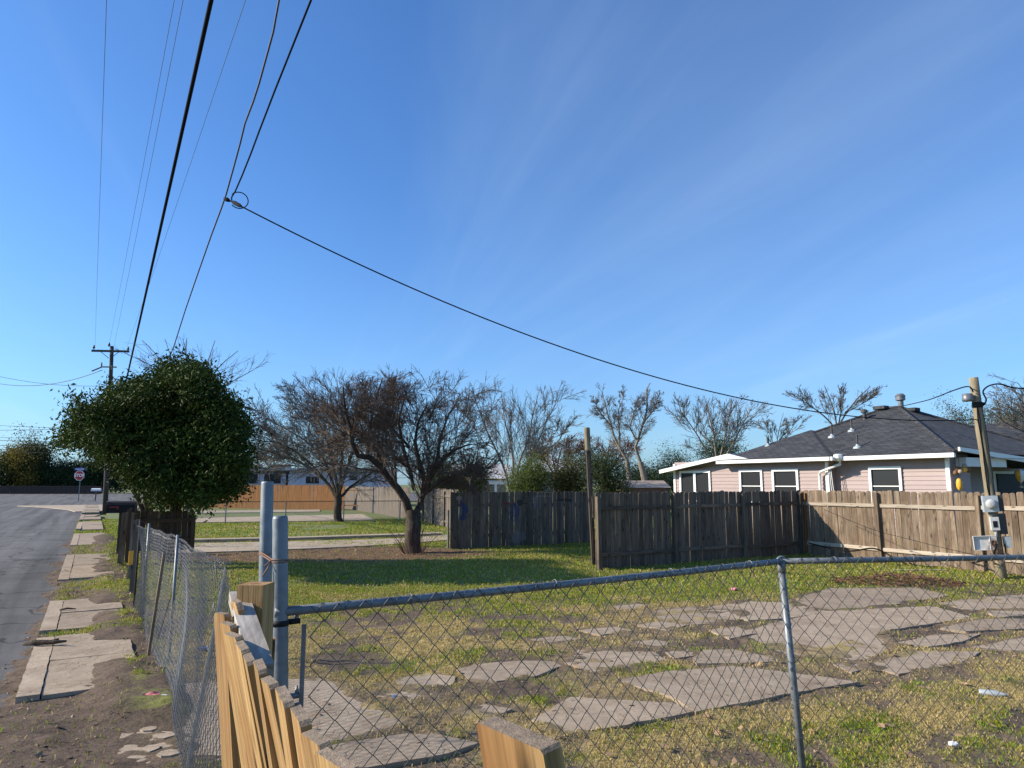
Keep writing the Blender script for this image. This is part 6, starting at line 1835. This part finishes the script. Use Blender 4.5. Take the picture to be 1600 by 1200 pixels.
# ------------------------------------------------------------------ small things
# heap of dead brush
hb = at(1400, 912, 0); mb = MB()
for k in range(420):
    a_ = random.uniform(0, 6.28); r_ = random.random() ** .6
    c_ = Vector((1.35 * r_ * math.cos(a_), .75 * r_ * math.sin(a_), (.20 * (1 - r_ ** 1.6)) * random.random() + .02))
    d_ = Vector((random.gauss(0, 1), random.gauss(0, .8), random.gauss(0, .22))).normalized(); L_ = random.uniform(.08, .38)
    mb.tube([c_ - d_ * L_ / 2, c_ + Vector((random.gauss(0, .015), 0, random.gauss(0, .012))), c_ + d_ * L_ / 2], random.uniform(.003, .008), 4)
tag(put('brush_pile', mb.mesh('brush_pile', M['bark_red']), None, hb), 'heap of dead brown twigs on the grass before the meter pole', 'brush pile')
stx = at(1440, 893, 0)
tag(put('plank', MB().prism([(-.7, -.05, .0), (.7, -.03, .0), (.68, .06, .0), (-.66, .05, 0)], (0, 0, .04)).mesh('plank', M['rail_pale']), None, stx, Matrix.Rotation(R_(8), 3, 'Z') @ Matrix.Rotation(R_(1), 3, 'Y') @ Matrix.Translation((0, 0, .05)).to_3x3()), 'pale board lying behind the heap of dead twigs', 'plank')
wb_ = at(1590, 895, 0)
t = thing('white_bench', 'low white board on dark supports at the foot of the fence, right edge', 'bench', wb_)
put('board', MB().box((.25, 0, .32), (1.5, .2, .07)).mesh('board', M['white_paint']), t, wb_)
for dx in (-.2, .75): put('support', MB().box((dx, 0, .14), (.09, .16, .284)).mesh('support', M['dark_wood']), t, wb_)
bt = at(1530, 1082, .03)
tag(put('bottle', MB().lathe([(.03, 0), (.033, .01), (.033, .14), (.014, .19), (.014, .22)], 12).mesh('bottle', M['meter_grey'], True), None, bt, frame((0, 0, 1), (.8, -.55, .06))), 'small grey bottle lying in the grass at right', 'bottle')
def crumple(name, label, cat, px, py, col, r_, z=.03):
    m_ = simple(name + '_mat', col, .6, 0, .15, 20)
    n1_, n2_ = 8, 6; vs_ = []
    for i in range(n2_ + 1):
        for j in range(n1_):
            th, ph = math.pi * i / n2_, 2 * math.pi * j / n1_; q = r_ * random.uniform(.7, 1.25)
            vs_.append((q * math.sin(th) * math.cos(ph) * 1.3, q * math.sin(th) * math.sin(ph), q * .55 * math.cos(th) + r_ * .4))
    fs = [(i * n1_ + j, i * n1_ + (j + 1) % n1_, (i + 1) * n1_ + (j + 1) % n1_, (i + 1) * n1_ + j) for i in range(n2_) for j in range(n1_)]
    mb = MB(); mb.add(vs_, fs)
    return tag(put(name, mb.mesh(name, m_), None, at(px, py, z)), label, cat)
crumple('litter_cup', 'crushed red and pink cup lying by the sagging mesh on the sidewalk', 'litter', 239, 1091, (.55, .16, .16), .055, .1)
crumple('litter_can', 'crushed pale can beside the pink cup on the sidewalk', 'litter', 257, 1092, (.5, .5, .5), .04, .1)
crumple('plastic_scrap', 'pink scrap of plastic on the lawn in the middle of the yard', 'litter', 1147, 922, (.7, .25, .28), .05)
crumple('plastic_scrap', 'small blue scrap on the bare soil behind the mesh', 'litter', 617, 1090, (.06, .16, .4), .022, .03)
crumple('plastic_scrap', 'flat blue wrapper on the grass behind the sagging mesh', 'litter', 318, 1016, (.05, .14, .38), .05, .03)
crumple('paper_scrap', 'small white paper on the grass near the bottom right', 'litter', 1490, 1165, (.7, .7, .68), .03, .03)
mb = MB()
pc = at(70, 1008, .08)
mb.tube([(-.28, .05, .0), (-.1, 0, .03), (.08, .02, .03), (.26, -.02, .05)], [.02, .035, .03, .012], 6); mb.tube([(.02, 0, .03), (.1, .1, .05)], [.02, .01], 5)
tag(put('dead_branch', mb.mesh('dead_branch', M['bark_dark'], True), None, pc), 'dark piece of branch lying on the kerb', 'branch')
mb = MB(); mb.tube([(-.1, 0, .01), (0, .01, .03), (.12, .03, .02)], [.014, .016, .008], 6)
tag(put('dead_branch', mb.mesh('dead_branch', M['bark_dark'], True), None, at(104, 954, .08)), 'short dark stick on the second sidewalk slab', 'branch')

# drop fallen yellow leaves on the dry lawn (large single ones)
n = 160
lv = MB()
for k in range(n):
    px, py = random.uniform(470, 1590), random.uniform(900, 1195)
    p_ = at(px, py, .05); s_ = random.uniform(.02, .05); a_ = random.uniform(0, 6.28)
    u_, v_ = Vector((math.cos(a_), math.sin(a_), random.uniform(-.3, .5))) * s_, Vector((-math.sin(a_), math.cos(a_), random.uniform(-.3, .5))) * s_ * .6
    lv.add([p_ - u_, p_ - v_, p_ + u_, p_ + v_], [(0, 1, 2, 3)])
tag(put('fallen_leaves', lv.mesh('fallen_leaves', simple('fallen_leaf', (.36, .22, .11), .8, 0, .4, 3))), kind='stuff')
